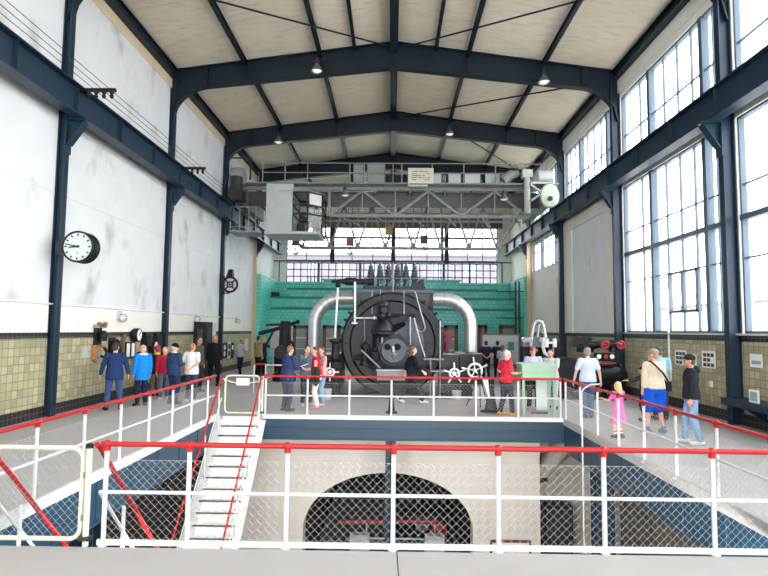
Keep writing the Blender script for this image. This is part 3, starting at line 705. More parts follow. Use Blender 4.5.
# control cab
cab = part('cab_body', MB().box(-6.25, -4.95, 27.2, 29.4, 6.98, 9.38).box(-6.3, -3.6, 27.1, 29.4, 6.86, 6.98), CRANEL, cr, False)
m = MB(); b0 = [(-4.95, 27.25), (-4.2, 27.25), (-3.55, 27.9), (-3.55, 29.3), (-4.95, 29.3)]
def bars(m, p, q, w=0.05): m.bar(p, q, w, w)
for (x, y) in b0:
    bars(m, (x, y, 6.95), (x, y, 9.0), 0.08)
for z in (6.98, 7.9, 8.35, 8.98):
    for a, b in zip(b0, b0[1:] + b0[:1]): bars(m, (a[0], a[1], z), (b[0], b[1], z), 0.07)
part('cab_window_frame', m, DARKG, cab, False)
m = MB()
for a, b in zip(b0[:3], b0[1:4]): m.add([(a[0], a[1], 7.0), (b[0], b[1], 7.0), (b[0], b[1], 8.95), (a[0], a[1], 8.95)], [(0, 1, 2, 3)])
part('cab_glass', m, glass_mat('cab_glass', (0.74, 0.77, 0.77, 1), 0.35), cab, False)
m = MB(); lo = [Vector((x * 1.0 + (0.12 if x > -4.5 else -0.7), y - 0.15 if y < 28 else y, 9.0)) for x, y in b0]; hi = [Vector((-5.3, 27.8, 9.35)), Vector((-4.6, 27.8, 9.35)), Vector((-4.2, 28.2, 9.35)), Vector((-4.2, 29.2, 9.35)), Vector((-5.3, 29.2, 9.35))]
m.loft([lo, hi]); part('cab_roof', m, CRANEL, cab, False)
m = MB().box(-4.15, -3.62, 28.5, 28.9, 6.98, 7.85).box(-4.9, -4.5, 28.4, 29.0, 6.98, 7.6); part('control_desk', m, DARKG, cab, False)
m = MB().box(-4.02, -3.5, 27.72, 27.78, 8.35, 8.95); m = MB().add([(-4.12, 27.30, 8.36), (-3.6, 27.82, 8.36), (-3.6, 27.82, 8.93), (-4.12, 27.30, 8.93)], [(0, 1, 2, 3)]); part('cab_notice', m, PAPER, cab, False)
m = MB()
for z in (7.2, 8.2): m.tube([(-8.0, 27.2, z), (-6.7, 27.2, z)], 0.025, 6)
for x in (-8.0, -7.55, -7.1, -6.75): m.tube([(x, 27.2, 7.0), (x, 27.2, 8.2)], 0.025, 6)
m.box(-8.0, -6.6, 27.1, 28.5, 6.92, 7.0)
part('cab_landing', m, CRANEG, cr, False)
# machinery on the crane
m = MB(); m.lathe([(0, -0.3), (0.42, -0.3), (0.45, 0.0), (0.42, 0.3), (0.2, 0.42), (0, 0.42)], (-7.8, 27.6, 9.85), 'X', 18); part('travel_motor', m, CRANEG, cr)
m = MB(); m.lathe([(0, 0), (0.3, 0), (0.3, 0.7), (0, 0.7)], (-7.75, 27.2, 9.0), 'Z', 16); m.box(-8.1, -7.4, 26.95, 27.7, 8.5, 9.05); part('gear_case', m, DARKG, cr)
m = MB().tube([(-8.2, 27.3, 9.6), (-8.2, 27.3, 10.7), (-7.1, 27.3, 10.7), (-7.1, 27.3, 9.6)], 0.05, 6); part('hoop', m, DARKG, cr)
for (a, b, z) in ((-2.05, -1.5, 1.15), (-1.35, -0.4, 1.2)):
    c = part('switch_cubicle', MB().box(a, b, G1 - 0.35, G1 + 0.35, DECK + 0.12, DECK + z), GREYM, cr, False)
    part('cubicle_door', MB().box(a + 0.05, b - 0.05, G1 - 0.38, G1 - 0.35, DECK + 0.18, DECK + z - 0.06), mat('pale_cubicle_door', (158, 162, 158), 0.5), c, False)
for (a, b) in ((1.85, 2.55), (2.8, 3.55), (3.65, 4.55), (4.7, 5.55)):
    c = part('resistor_box', MB().box(a, b, G1 - 0.3, G1 + 0.4, DECK + 0.1, DECK + 0.68), DARKG, cr, False)
    part('box_panel', MB().box(a + 0.06, b - 0.06, G1 - 0.33, G1 - 0.3, DECK + 0.16, DECK + 0.64), mat('pale_box_panel', (206, 214, 216), 0.5), c, False)
p = at(408, 168, Y=G1 - 0.8); q = at(433.5, 183.5, Y=G1 - 0.8)
s1 = part('sign_board', MB().box(p.x, q.x, G1 - 0.82, G1 - 0.78, q.z, p.z), mat('cream_sign', (226, 222, 204), 0.6), cr, False)
m = MB(); w = q.x - p.x; h = p.z - q.z
for row, segs in ((0.22, ((0.18, 0.40), (0.44, 0.62), (0.66, 0.80))), (0.37, ((0.16, 0.36), (0.74, 0.85))), (0.50, ((0.16, 0.52), (0.56, 0.67))), (0.63, ((0.16, 0.36), (0.39, 0.61), (0.65, 0.72), (0.76, 0.87))), (0.76, ((0.16, 0.32), (0.60, 0.84)))):
    for a, b in segs:
        u = a
        while u < b - 0.01:
            m.box(p.x + u * w, p.x + min(b, u + 0.022) * w, G1 - 0.825, G1 - 0.82, p.z - row * h - 0.022, p.z - row * h + 0.022); u += 0.032
part('sign_lettering', m, INK, s1, False)
part('sign_shelf', MB().box(p.x, p.x + 0.78 * w, G1 - 0.82, G1 - 0.76, q.z - 0.16, q.z - 0.06), CRANEL, cr, False)
# trolley between the girders, hook blocks below
m = MB().box(-0.9, 2.2, G1 + 1.1, G2 - 0.8, DECK + 0.1, DECK + 0.35).box(-0.4, 0.6, G1 + 1.2, G2 - 1.0, DECK + 0.35, DECK + 1.0); m.lathe([(0, -0.8), (0.4, -0.8), (0.4, 0.8), (0, 0.8)], (1.3, 30.4, DECK + 0.75), 'X', 18)
part('trolley', m, DARKG, cr, False)
for (px, py, c_) in ((424, 241, DARKG), (350, 243, mat('faded_red_block', (138, 82, 76), 0.6)), (389, 232, mat('faded_yellow_block', (150, 128, 84), 0.6)), (296, 243, mat('faded_red_block', (138, 82, 76), 0.6))):
    h_ = at(px, py, Y=30.4)
    b = part('hook_block', MB().box(h_.x - 0.2, h_.x + 0.2, 30.25, 30.55, h_.z - 0.15, h_.z + 0.3), c_, cr, False)
    part('hoist_rope', MB().tube([(h_.x - 0.12, 30.4, h_.z + 0.3), (h_.x - 0.12, 30.4, 9.6)], 0.018, 5).tube([(h_.x + 0.12, 30.4, h_.z + 0.3), (h_.x + 0.12, 30.4, 9.6)], 0.018, 5), DARKG, b)
    part('hook', MB().tube([(h_.x, 30.4, h_.z - 0.2), (h_.x, 30.4, h_.z - 0.4), (h_.x + 0.1, 30.4, h_.z - 0.52), (h_.x + 0.02, 30.4, h_.z - 0.65), (h_.x - 0.12, 30.4, h_.z - 0.55)], 0.05, 6), DARKG, b)
# drive end by the windows
m = MB().tube([(6.75, 27.8, 8.1), (6.75, 27.8, 10.2)], 0.16, 12); m.box(6.5, 7.0, 27.6, 28.0, 9.9, 10.3); part('drive_column', m, CRANEL, cr)
m = MB(); m.bar((6.9, 27.6, 8.7), (8.0, 27.6, 9.5), 0.07, 0.1); m.bar((6.9, 27.6, 9.5), (8.0, 27.6, 8.7), 0.07, 0.1); m.bar((6.9, 27.6, 9.6), (8.0, 27.6, 9.6), 0.07, 0.1); part('end_brace', m, CRANEL, cr, False)
q = at(549.5, 196, Y=26.9)
m = MB().lathe([(0, -0.08), (0.42, -0.08), (0.47, 0.0), (0.42, 0.08), (0, 0.08)], (0, 0, 0), 'Y', 22)
m.v = [Vector((v.x * 1.0 + q.x, v.y + 26.9, v.z * 1.3 + q.z)) for v in m.v]; part('end_shield', m, mat('pale_green_shield', (196, 204, 190), 0.5), cr)
m = MB().lathe([(0, -0.1), (0.12, -0.1), (0.12, 0.1), (0, 0.1)], (q.x, 26.85, q.z - 0.15), 'Y', 12); part('shield_hub', m, DARKG, cr)
m = MB().lathe([(0, -0.35), (0.3, -0.35), (0.3, 0.35), (0, 0.35)], (7.6, 27.7, 9.95), 'X', 16); part('travel_motor', m, CRANEL, cr)
m = MB().tube([(5.6, 28.1, 9.85), (6.0, 28.05, 10.15), (6.4, 28.0, 10.2)], [0.3, 0.24, 0.15], 12); part('blower', m, CRANEG, cr)

# ------------------------------------------------------------------ pendant lamps
def lamp_at(px, py, Y, label):
    p = at(px, py, Y=Y)
    t = thing('pendant_lamp', label, 'lamp', p, 'bell lamps hanging from the roof steel')
    part('shade', MB().lathe([(0.07, 0.16), (0.09, 0.10), (0.17, 0.0), (0.22, -0.10), (0.235, -0.14), (0.22, -0.14), (0.16, 0.0), (0.06, 0.1)], p, 'Z', 20), STEEL, t)
    part('socket', MB().lathe([(0.0, 0.34), (0.06, 0.34), (0.085, 0.28), (0.085, 0.16), (0, 0.16)], p, 'Z', 14), mat('lamp_socket', (70, 66, 60), 0.5), t)
    part('bulb', MB().lathe([(0.0, -0.17), (0.12, -0.15), (0.18, -0.10), (0.14, 0.0), (0, 0.05)], p, 'Z', 16), emit('unlit_lens_glow', (250, 248, 238), 0.5), t)  # bulb is unlit; a faint glow is added for its bright underside
    part('stem', MB().tube([p + Vector((0, 0, 0.34)), p + Vector((0, 0.0, 0.62))], 0.02, 6), DARKG, t)
lamp_at(317, 68, 20.7 - 0.25, 'bell lamp under the nearer roof frame on its clock-wall half')
lamp_at(544, 79, 20.7 - 0.25, 'bell lamp under the nearer roof frame close to the window wall')
lamp_at(278.5, 140, 27.5 - 0.2, 'bell lamp under the second roof frame above the crane cab')
lamp_at(449.5, 132, 27.5 - 0.2, 'bell lamp under the second roof frame above the crane sign')
lamp_at(345, 193, 27.6, 'bell lamp under the crane deck beside the glazed cab')
lamp_at(504, 197, 27.6, 'bell lamp under the crane deck near the drive column')

# ------------------------------------------------------------------ clock, gong, wires on the clock wall
p = at(77.5, 246.5, Y=13.5)
t = thing('wall_clock', 'round black double-sided clock with white dial on the blue column', 'clock', (p.x, 13.5, p.z))
R = 0.39
part('case', MB().lathe([(R * 0.86, 0.02), (R * 0.93, -0.03), (R, -0.01), (R, 0.07), (R * 0.95, 0.1), (R * 0.95, 0.24), (R, 0.27), (R, 0.34), (R * 0.86, 0.33)], (p.x, 13.5, p.z), 'Y', 40), BLACK3, t)
d = part('dial', MB().lathe([(0, 0.0), (R * 0.88, 0.0), (R * 0.88, 0.03), (0, 0.03)], (p.x, 13.5, p.z), 'Y', 40), mat('dial_white', (214, 222, 220), 0.5, var=0.01), t)
for k in range(12):
    an = PI / 2 - k * PI / 6; c_, s_ = math.cos(an), math.sin(an)
    part('hour_mark', MB().prism([(p.x + c_ * R * r_ - s_ * w_, p.z + s_ * R * r_ + c_ * w_) for r_, w_ in ((0.68, 0.016), (0.83, 0.016), (0.83, -0.016), (0.68, -0.016))], 'Y', 13.492, 13.499), BLACK3, d, False)
def hand(clk, ln, w_):
    a = PI / 2 - clk * 2 * PI; c_, s_ = math.cos(a), math.sin(a)
    return MB().prism([(p.x + c_ * R * r_ - s_ * ww, p.z + s_ * R * r_ + c_ * ww) for r_, ww in ((-0.14, w_), (ln, w_ * 0.7), (ln, -w_ * 0.7), (-0.14, -w_))], 'Y', 13.484, 13.490)
part('hour_hand', hand((8 + 47 / 60) / 12, 0.55, 0.022), BLACK3, d, False); part('minute_hand', hand(47 / 60, 0.80, 0.016), BLACK3, d, False)
part('hand_boss', MB().lathe([(0, -0.02), (0.03, -0.02), (0.03, 0.0), (0, 0)], (p.x, 13.5, p.z), 'Y', 12), BLACK3, d)
part('maker_mark', MB().prism([(p.x - 0.02, p.z - 0.17), (p.x + 0.02, p.z - 0.17), (p.x, p.z - 0.13)], 'Y', 13.493, 13.499), DARKG, d, False)
part('bracket', MB().box(-8.32, p.x - R + 0.05, 13.6, 13.8, p.z - 0.16, p.z + 0.16), DARKG, t, False)
p = at(230, 284.5, Y=27.2)
t = thing('alarm_wheel', 'black spoked alarm wheel with a horn on top mounted on a column', 'alarm', p)
m = MB().tube([(p.x + 0.36 * math.cos(a), 27.2, p.z + 0.36 * math.sin(a)) for a in [2 * PI * i / 28 for i in range(28)]], 0.05, 8, closed=True); part('rim', m, BLACK3, t)
m = MB().tube([(p.x + 0.13 * math.cos(a), 27.2, p.z + 0.13 * math.sin(a)) for a in [2 * PI * i / 18 for i in range(18)]], 0.035, 8, closed=True); m.lathe([(0, -0.04), (0.05, -0.04), (0.05, 0.04), (0, 0.04)], (p.x, 27.2, p.z), 'Y', 12); part('hub', m, BLACK3, t)
for k in range(4):
    a = PI / 4 + k * PI / 2; part('spoke', MB().bar((p.x + 0.12 * math.cos(a), 27.2, p.z + 0.12 * math.sin(a)), (p.x + 0.34 * math.cos(a), 27.2, p.z + 0.34 * math.sin(a)), 0.06, 0.06), BLACK3, t, False)
part('back_plate', MB().lathe([(0, 0.10), (0.36, 0.10), (0.36, 0.13), (0, 0.13)], (p.x, 27.2, p.z), 'Y', 24), mat('pale_gong_plate', (236, 238, 236), 0.5), t)
part('horn', MB().loft([[(p.x + sx * 0.17, 27.2 + sy * 0.12, p.z + 0.36) for sx, sy in ((-1, -1), (1, -1), (1, 1), (-1, 1))], [(p.x + 0.03 + sx * 0.1, 27.2 + sy * 0.1, p.z + 0.74) for sx, sy in ((-1, -1), (1, -1), (1, 1), (-1, 1))]]), BLACK3, t, False)
m = MB(); m.bar((-8.26, 27.25, p.z + 0.3), (p.x - 0.2, 27.25, p.z + 0.3), 0.06, 0.06); m.bar((-8.26, 27.25, p.z - 0.42), (p.x - 0.05, 27.25, p.z - 0.42), 0.06, 0.06); m.bar((-8.24, 27.3, p.z - 0.5), (-8.24, 27.3, p.z + 0.4), 0.06, 0.06); m.bar((p.x - 0.05, 27.25, p.z - 0.42), (p.x, 27.25, p.z - 0.34), 0.06, 0.06)
part('bracket', m, BLACK3, t, False)
# trolley wires on insulator arms above the crane beam
for y, lb in ((7.0, 'on the column before the clock'), (13.85, 'above the column with the clock'), (20.7, 'above the second column beyond the clock')):
    t = thing('insulator_arm', 'black insulator arm carrying trolley wires ' + lb, 'insulator', (-7.8, y - 0.2, 8.2), 'trolley wire insulator arms')
    part('arm', MB().bar((-7.98, y - 0.2, 8.18), (-7.02, y - 0.2, 8.18), 0.08, 0.08), BLACK3, t, False)
    for k in range(4): part('insulator', MB().lathe([(0.0, -0.19), (0.03, -0.19), (0.055, -0.14), (0.035, -0.10), (0.055, -0.05), (0.045, 0.0), (0, 0)], (-7.72 + 0.2 * k, y - 0.2, 8.16), 'Z', 10), BLACK3, t)
for k in range(3):
    solo('trolley_wire', MB().tube([(-7.62 + 0.2 * k, YN + 0.2, 8.245), (-7.62 + 0.2 * k, 26.6, 8.245)], 0.009, 5), DARKG, 'thin trolley wire strung above the crane beam on the clock wall', 'wire', 'trolley wires')
# ------------------------------------------------------------------ the big machine
MY = 19.0
mc = at(392.5, 344.8, Y=MY); CX, CZ, R = mc.x, mc.z, 1.74
CZ = max(CZ, R + 0.01)
mach = thing('compressor_machine', 'huge black steam compressor with round housing, silver ducts and insulators on top', 'machine', (CX, 20.5, 0))
O = (CX, MY, CZ)
part('outer_ring', MB().lathe([(1.40, -0.02), (1.46, -0.10), (1.66, -0.10), (R, 0.0), (R, 0.38), (1.55, 0.42), (1.40, 0.40)], O, 'Y', 64), BLACK2, mach)
part('drum', MB().lathe([(1.6, 0.35), (1.6, 2.6), (1.45, 2.7), (0, 2.7)], O, 'Y', 64), BLACK, mach)
part('front_cover', MB().lathe([(1.42, 0.02), (1.36, 0.0), (1.32, 0.06), (1.10, 0.0), (0.95, -0.10), (0.75, -0.22), (0.55, -0.28), (0.0, -0.28)], O, 'Y', 64), mat('slate_cover_enamel', (64, 71, 80), 0.42, 0.0, var=0.12, scale=3), mach)
m = MB()
for a in (12, 24, 36): 
    pass
for sgn in (-1, 1):
    for k in range(6):
        a = math.radians(8 + k * 9); x = CX + sgn * (R + 0.05) * math.cos(a); z = CZ + (R + 0.05) * math.sin(a)
        part('flange_bolt', MB().tube([(x, MY - 0.04, z), (x, MY + 0.44, z)], 0.05, 8), BLACK3, mach)
# ring of cover bolts
for k in range(28):
    a = 2 * PI * k / 28; part('cover_bolt', MB().lathe([(0, -0.05), (0.032, -0.05), (0.032, 0.0), (0, 0)], (CX + 1.56 * math.cos(a), MY - 0.1, CZ + 1.56 * math.sin(a)), 'Y', 6), BLACK3, mach, False)
# rectangular housing and slab
bt = at(392, 290, Y=20.2).z
part('housing', MB().box(-1.30, 1.42, 20.0, 22.2, 1.2, bt - 0.12), mat('slate_housing_paint', (68, 76, 86), 0.45, var=0.1, scale=3), mach, False)
part('housing_slab', MB().box(-1.42, 1.50, 19.9, 22.3, bt - 0.12, bt), mat('dull_grey_slab', (84, 92, 102), 0.5), mach, False)
part('housing_rib', MB().box(-1.34, -1.26, 19.92, 20.0, 1.6, bt - 0.12).box(1.36, 1.44, 19.92, 20.0, 1.6, bt - 0.12).box(0.38, 0.46, 19.93, 20.0, 2.5, bt - 0.12), BLACK, mach, False) if False else None
for x in (-1.32, 1.42): part('housing_rib', MB().box(x - 0.05, x + 0.05, 19.92, 20.02, 1.4, bt - 0.12), BLACK, mach, False)
# insulators
it = at(392, 283, Y=20.6).z; ih = at(392, 262, Y=20.6).z
part('support_plate', MB().box(-1.05, 1.2, 20.2, 21.2, bt + 0.05, bt + 0.14), BLACK, mach, False)
for x in (-0.95, -0.35, 0.35, 1.0): part('support_foot', MB().box(x - 0.06, x + 0.06, 20.3, 21.1, bt, bt + 0.06), BLACK, mach, False)
H = ih - (bt + 0.14)
for px in (371, 380, 388.5, 397.5, 406, 414.5):
    x = at(px, 270, Y=20.6).x; z0 = bt + 0.14
    prof = [(0.0, 0.0), (0.12, 0.0), (0.12, 0.10), (0.08, 0.14), (0.10, 0.22)]
    for k in range(4):
        b = 0.24 + k * 0.085; rr = 0.165 - 0.012 * k; prof += [(rr * 0.72, b), (rr, b + 0.02), (rr * 0.85, b + 0.06)]
    prof += [(0.07, 0.60), (0.085, 0.62), (0.08, 0.69), (0.035, 0.72), (0.035, 0.82), (0, 0.82)]
    part('insulator', MB().lathe([(r_, h_ * H / 0.82) for r_, h_ in prof], (x, 20.6, z0), 'Z', 16), PORC, mach)
m = MB(); zz = at(392, 278.5, Y=20.3).z; m.tube([(-1.0, 20.3, zz), (1.25, 20.3, zz)], 0.02, 6)
for x in (-0.95, -0.45, 0.05, 0.55, 1.2): m.tube([(x, 20.3, bt), (x, 20.3, zz)], 0.016, 6)
part('guard_rail', m, GREYM, mach)
p0 = at(393, 264, Y=20.0); p1 = at(393, 316, Y=19.6)
part('standpipe', MB().tube([(p0.x, 19.8, p0.z), (p0.x, 19.8, p1.z)], 0.035, 8).box(p0.x - 0.05, p0.x + 0.05, 19.76, 19.84, zz - 0.05, zz + 0.08), GREYM, mach)
# horizontal side drive on top
z_ = at(350, 281.5, Y=20.2).z
part('top_drive', MB().lathe([(0, -0.75), (0.05, -0.75), (0.08, -0.4), (0.10, -0.3), (0.14, -0.2), (0.14, 0.1), (0.10, 0.2), (0.12, 0.8), (0, 0.8)], (at(352, 280, Y=20.2).x, 20.2, z_), 'X', 16), BLACK2, mach)
m = MB().bar((at(336, 280, Y=20.2).x, 20.2, z_ - 0.02), (at(368, 280, Y=20.2).x, 20.2, z_ - 0.10), 0.12, 0.08); m.box(at(365, 288, Y=20.2).x, at(424, 288, Y=20.2).x, 20.1, 20.3, bt + 0.02, bt + 0.12)
part('drive_beam', m, BLACK, mach, False)
x = at(424, 280, Y=20.3).x
part('end_plate', MB().prism([(x - 0.55, bt + 0.1), (x, bt + 0.1), (x, bt + 0.42), (x - 0.08, bt + 0.42)], 'Y', 20.3, 20.42), BLACK2, mach, False)
# slender white push rods and poles
def rod(name, pts, r, m_, Y):
    return part(name, MB().tube([at(a, b, Y=Y) for a, b in pts], r, 8), m_, mach)
rod('push_rod', [(338, 285), (335, 338)], 0.036, WHITE, 19.0); part('rod_head', MB().ball(at(338, 285, Y=19.0), 0.1), BLACK, mach)
rod('push_rod', [(355, 282), (355, 323)], 0.036, WHITE, 18.9); part('rod_foot', MB().lathe([(0, 0), (0.11, 0), (0.11, 0.05), (0.03, 0.08), (0, 0.08)], at(354.5, 324, Y=18.9), 'Z', 12), WHITE, mach)
rod('lever', [(354, 318), (376, 318)], 0.022, WHITE, 18.6); part('lever_tip', MB().lathe([(0.06, -0.08), (0.0, 0.1)], at(376, 318, Y=18.6), 'X', 8), WHITE, mach)
rod('thin_rod', [(364.5, 317), (364.5, 352)], 0.022, GREYM, 18.6)
rod('tall_pipe', [(372, 290), (372, 314)], 0.03, GREYM, 19.0); rod('tall_pipe', [(380, 290), (380, 303)], 0.03, GREYM, 19.0)
rod('tall_pipe', [(382, 320), (382, 358)], 0.035, STEEL, 18.3); rod('tall_pipe', [(410, 317), (410, 345)], 0.035, STEEL, 18.6)
rod('lubrication_pipe', [(404, 314), (404, 290.5), (413, 290.5), (415, 292), (425, 327), (424, 331), (420, 332), (416, 329)], 0.028, STEEL, 18.9)
rod('catwalk_edge', [(383, 315.5), (415, 315.5)], 0.04, BLACK3, 18.8)
rod('jointed_pipe', [(414, 318), (417, 330), (420, 342), (425, 357)], 0.03, STEEL, 18.5)
# governor valve
v = at(382.5, 318, Y=18.3)
m = MB(); g = lambda py: at(382.5, py, Y=18.3).z - v.z
part('valve_dome', MB().lathe([(0, g(297)), (0.02, g(297)), (0.03, g(301)), (0.20, g(302)), (0.22, g(304)), (0.22, g(306)), (0.165, g(307)), (0.165, g(314)), (0.2, g(315)), (0.2, g(317)), (0.17, g(319)), (0.34, g(326)), (0.34, g(331)), (0.38, g(332)), (0.38, g(334)), (0.24, g(335)), (0.2, g(337)), (0, g(337))], v, 'Z', 24), BLACK, mach)
part('valve_column', MB().lathe([(0, 0.0), (0.2, 0.0), (0.2, 0.75), (0, 0.75)], (at(378, 357, Y=18.75).x, 18.75, at(378, 357, Y=18.75).z), 'Z', 18), BLACK, mach)
part('valve_knuckle', MB().ball(at(381.5, 316, Y=18.05), 0.13).ball(at(388, 315.5, Y=18.2), 0.1), BLACK2, mach)
m = MB(); a = at(391, 322, Y=18.4); m.add([a, a + Vector((0.35, 0, 0.25)), a + Vector((0.5, 0.3, -0.1)), a + Vector((0.1, 0.3, -0.35))], [(0, 1, 2, 3)]); m.bar(a, a + Vector((0.5, 0.1, 0.15)), 0.14, 0.2); part('valve_bracket', m, BLACK, mach, False)
# round end cover with two holes, their dark insides painted as flat black discs
e = at(393.5, 350.5, Y=18.3); 
port = part('end_cover', MB().lathe([(0, -0.02), (0.38, -0.02), (0.42, 0.02), (0.44, 0.08), (0.50, 0.10), (0.50, 0.2), (0.46, 0.2), (0.46, 0.9), (0, 0.9)], (e.x, 18.2, e.z), 'Y', 36), mat('slate_end_cover', (70, 76, 84), 0.4, var=0.1, scale=3), mach)
for px in (387.3, 397.5):
    q = at(px, 346.8, Y=18.2); part('port_hole', MB().lathe([(0, -0.012), (0.095, -0.012), (0.095, 0.0), (0, 0)], (q.x, 18.172, q.z), 'Y', 18), mat('hole_shade_black', (6, 6, 7), 0.8), port)
    part('hole_rim', MB().tube([(q.x + 0.1 * math.cos(t), 18.165, q.z + 0.1 * math.sin(t)) for t in [2 * PI * i / 16 for i in range(16)]], 0.014, 6, closed=True), BLACK2, port)
m = MB().tube([at(392.5, 347, Y=18.1), at(393, 352, Y=18.02), at(393, 358, Y=18.1)], [0.06, 0.05, 0.04], 8).tube([at(391, 354, Y=18.08), at(396, 354, Y=18.08)], 0.03, 6); part('grip', m, STEEL, port)
for k in range(14):
    a = 2 * PI * k / 14; part('cover_nut', MB().lathe([(0, -0.04), (0.025, -0.04), (0.025, 0), (0, 0)], (e.x + 0.47 * math.cos(a), 18.3, e.z + 0.47 * math.sin(a)), 'Y', 6), BLACK3, port, False)
part('cover_bracket', MB().bar(at(398, 334, Y=18.3), at(409, 345, Y=18.3), 0.08, 0.12), BLACK, mach, False)
# lower valve gear
m = MB()
q = at(365, 352, Y=18.4); part('valve_gear', MB().lathe([(0, -0.45), (0.16, -0.45), (0.16, -0.3), (0.1, -0.28), (0.1, 0.1), (0.15, 0.12), (0.15, 0.24), (0.05, 0.3), (0, 0.4)], q, 'Z', 16), BLACK3, mach)
q = at(375, 352, Y=18.4); part('valve_gear', MB().lathe([(0, -0.3), (0.14, -0.3), (0.2, -0.2), (0.2, 0.0), (0.1, 0.05), (0.1, 0.15), (0, 0.15)], q, 'Z', 16), BLACK3, mach)
rod('cross_shaft', [(352, 358), (382, 357)], 0.07, BLACK3, 18.4); rod('link_rod', [(361, 350), (380, 368)], 0.03, STEEL, 18.2); rod('link_rod', [(364, 364), (378, 371), (392, 372)], 0.05, BLACK, 18.3)
rod('hose', [(416, 372), (422, 369), (428, 372), (430, 380)], 0.09, BLACK3, 18.3)
a = at(377, 370.5, Y=18.2); b = at(407, 380, Y=18.2)
part('front_box', MB().box(a.x, b.x, 18.2, 18.9, b.z - 0.02, a.z), GREYM, mach, False); part('front_box_lid', MB().box(a.x - 0.03, b.x + 0.03, 18.15, 18.95, a.z, a.z + 0.04), STEEL, mach, False)
part('front_box_stand', MB().box(a.x + 0.1, b.x - 0.1, 18.35, 18.8, 0, b.z), BLACK3, mach, False)
part('plinth', MB().box(-2.05, 1.9, 18.4, 22.4, 0, 0.14), BLACK3, mach, False)
# stair and steps
for x in (at(430.5, 360, Y=18.4).x, at(440, 360, Y=18.4).x): part('step_leg', MB().tube([(x, 18.4, 0.0), (x, 18.4, at(392, 359 if x < 1.5 else 320, Y=18.4).z)], 0.03, 8), STEEL, mach)
for py in (359, 371):
    q0 = at(424, py, Y=18.4); q1 = at(444, py, Y=18.4); part('step_plate', MB().box(q0.x, q1.x, 18.35, 18.7, q0.z - 0.03, q0.z + 0.02), GREYM, mach, False)
# side pedestal boxes
for (p0, p1, py) in ((441, 459, 356), (460, 482.5, 355.5), (322, 338, 356)):
    q0 = at(p0, py, Y=18.7); q1 = at(p1, py, Y=18.7); part('valve_chest', MB().box(q0.x, q1.x, 18.7, 21.6 if p0 != 441 else 20, 0, q0.z), BLACK, mach, False)
    part('chest_lid', MB().box(q0.x - 0.02, q1.x + 0.02, 18.66, 21.0 if p0 != 441 else 20.02, q0.z, q0.z + 0.05), BLACK2, mach, False)
q = at(335.5, 345, Y=18.6); part('rod_pedestal', MB().lathe([(0, -0.75), (0.3, -0.75), (0.3, -0.55), (0.14, -0.45), (0.12, 0.05), (0.2, 0.1), (0.2, 0.2), (0.08, 0.22), (0, 0.22)], q, 'Z', 16), BLACK3, mach)
# silver ducts
dz = at(392, 298.7, Y=21.0).z; dr = 0.24
for sgn, xb, xi, zb in ((-1, at(314.6, 340, Y=21).x, -1.3, 0.6), (1, at(470.3, 340, Y=21).x, 1.4, 1.0)):
    br = 0.98; pts = [(xi, 21, dz), (xb - sgn * br, 21, dz)]
    pts += [(xb - sgn * br + sgn * br * math.sin(t), 21, dz - br + br * math.cos(t)) for t in [PI / 2 * i / 12 for i in range(1, 13)]] + [(xb, 21, zb)]
    du = part('exhaust_duct', MB().tube(pts, dr, 24, cap=False), SILVER, mach)
    P = [Vector(p) for p in pts]
    for i in range(1, len(P), 2):
        dd = (P[min(i + 1, len(P) - 1)] - P[i - 1]).normalized(); part('duct_seam', MB().tube([P[i] - dd * 0.012, P[i] + dd * 0.012], dr + 0.006, 24), STEEL, du)
    for z in (dz - 1.5, dz - 2.0, dz - 2.5): part('duct_seam', MB().tube([(xb, 21, z - 0.012), (xb, 21, z + 0.012)], dr + 0.006, 24), STEEL, du)
    m = MB().lathe([(0.25, -0.05), (0.34, -0.05), (0.34, 0.05), (0.25, 0.05)], (xi + sgn * 0.06, 21, dz), 'X', 24); part('duct_flange', m, BLACK2, mach)
    if sgn < 0: part('duct_base', MB().lathe([(0, 0), (0.5, 0), (0.5, 0.5), (0.3, 0.62), (0, 0.62)], (xb, 21, 0), 'Z', 20), BLACK, mach)
# valve handwheels with long spokes
def handwheel(px, py, Y, r, n, ext, a0):
    c = at(px, py, Y=Y)
    h_ = part('handwheel', MB().tube([(c.x + r * math.cos(t), Y, c.z + r * math.sin(t)) for t in [2 * PI * i / 24 for i in range(24)]], 0.035, 8, closed=True).lathe([(0, -0.05), (0.06, -0.05), (0.06, 0.3), (0, 0.3)], (c.x, Y, c.z), 'Y', 12), WHITE, mach)
    for k in range(n):
        a = math.radians(a0) + 2 * PI * k / n
        part('wheel_spoke', MB().tube([(c.x + 0.05 * math.cos(a), Y, c.z + 0.05 * math.sin(a)), (c.x + r * 1.15 * math.cos(a), Y, c.z + r * 1.15 * math.sin(a)), (c.x + r * 1.2 * math.cos(a), Y, c.z + r * 1.2 * math.sin(a)), (c.x + ext * math.cos(a), Y, c.z + ext * math.sin(a))], [0.018, 0.018, 0.026, 0.026], 6), WHITE, h_)
handwheel(454.5, 373.5, 18.35, 0.15, 5, 0.36, 20); handwheel(475, 370.5, 18.3, 0.22, 5, 0.44, 25); handwheel(330, 372, 18.35, 0.13, 4, 0.30, 0)
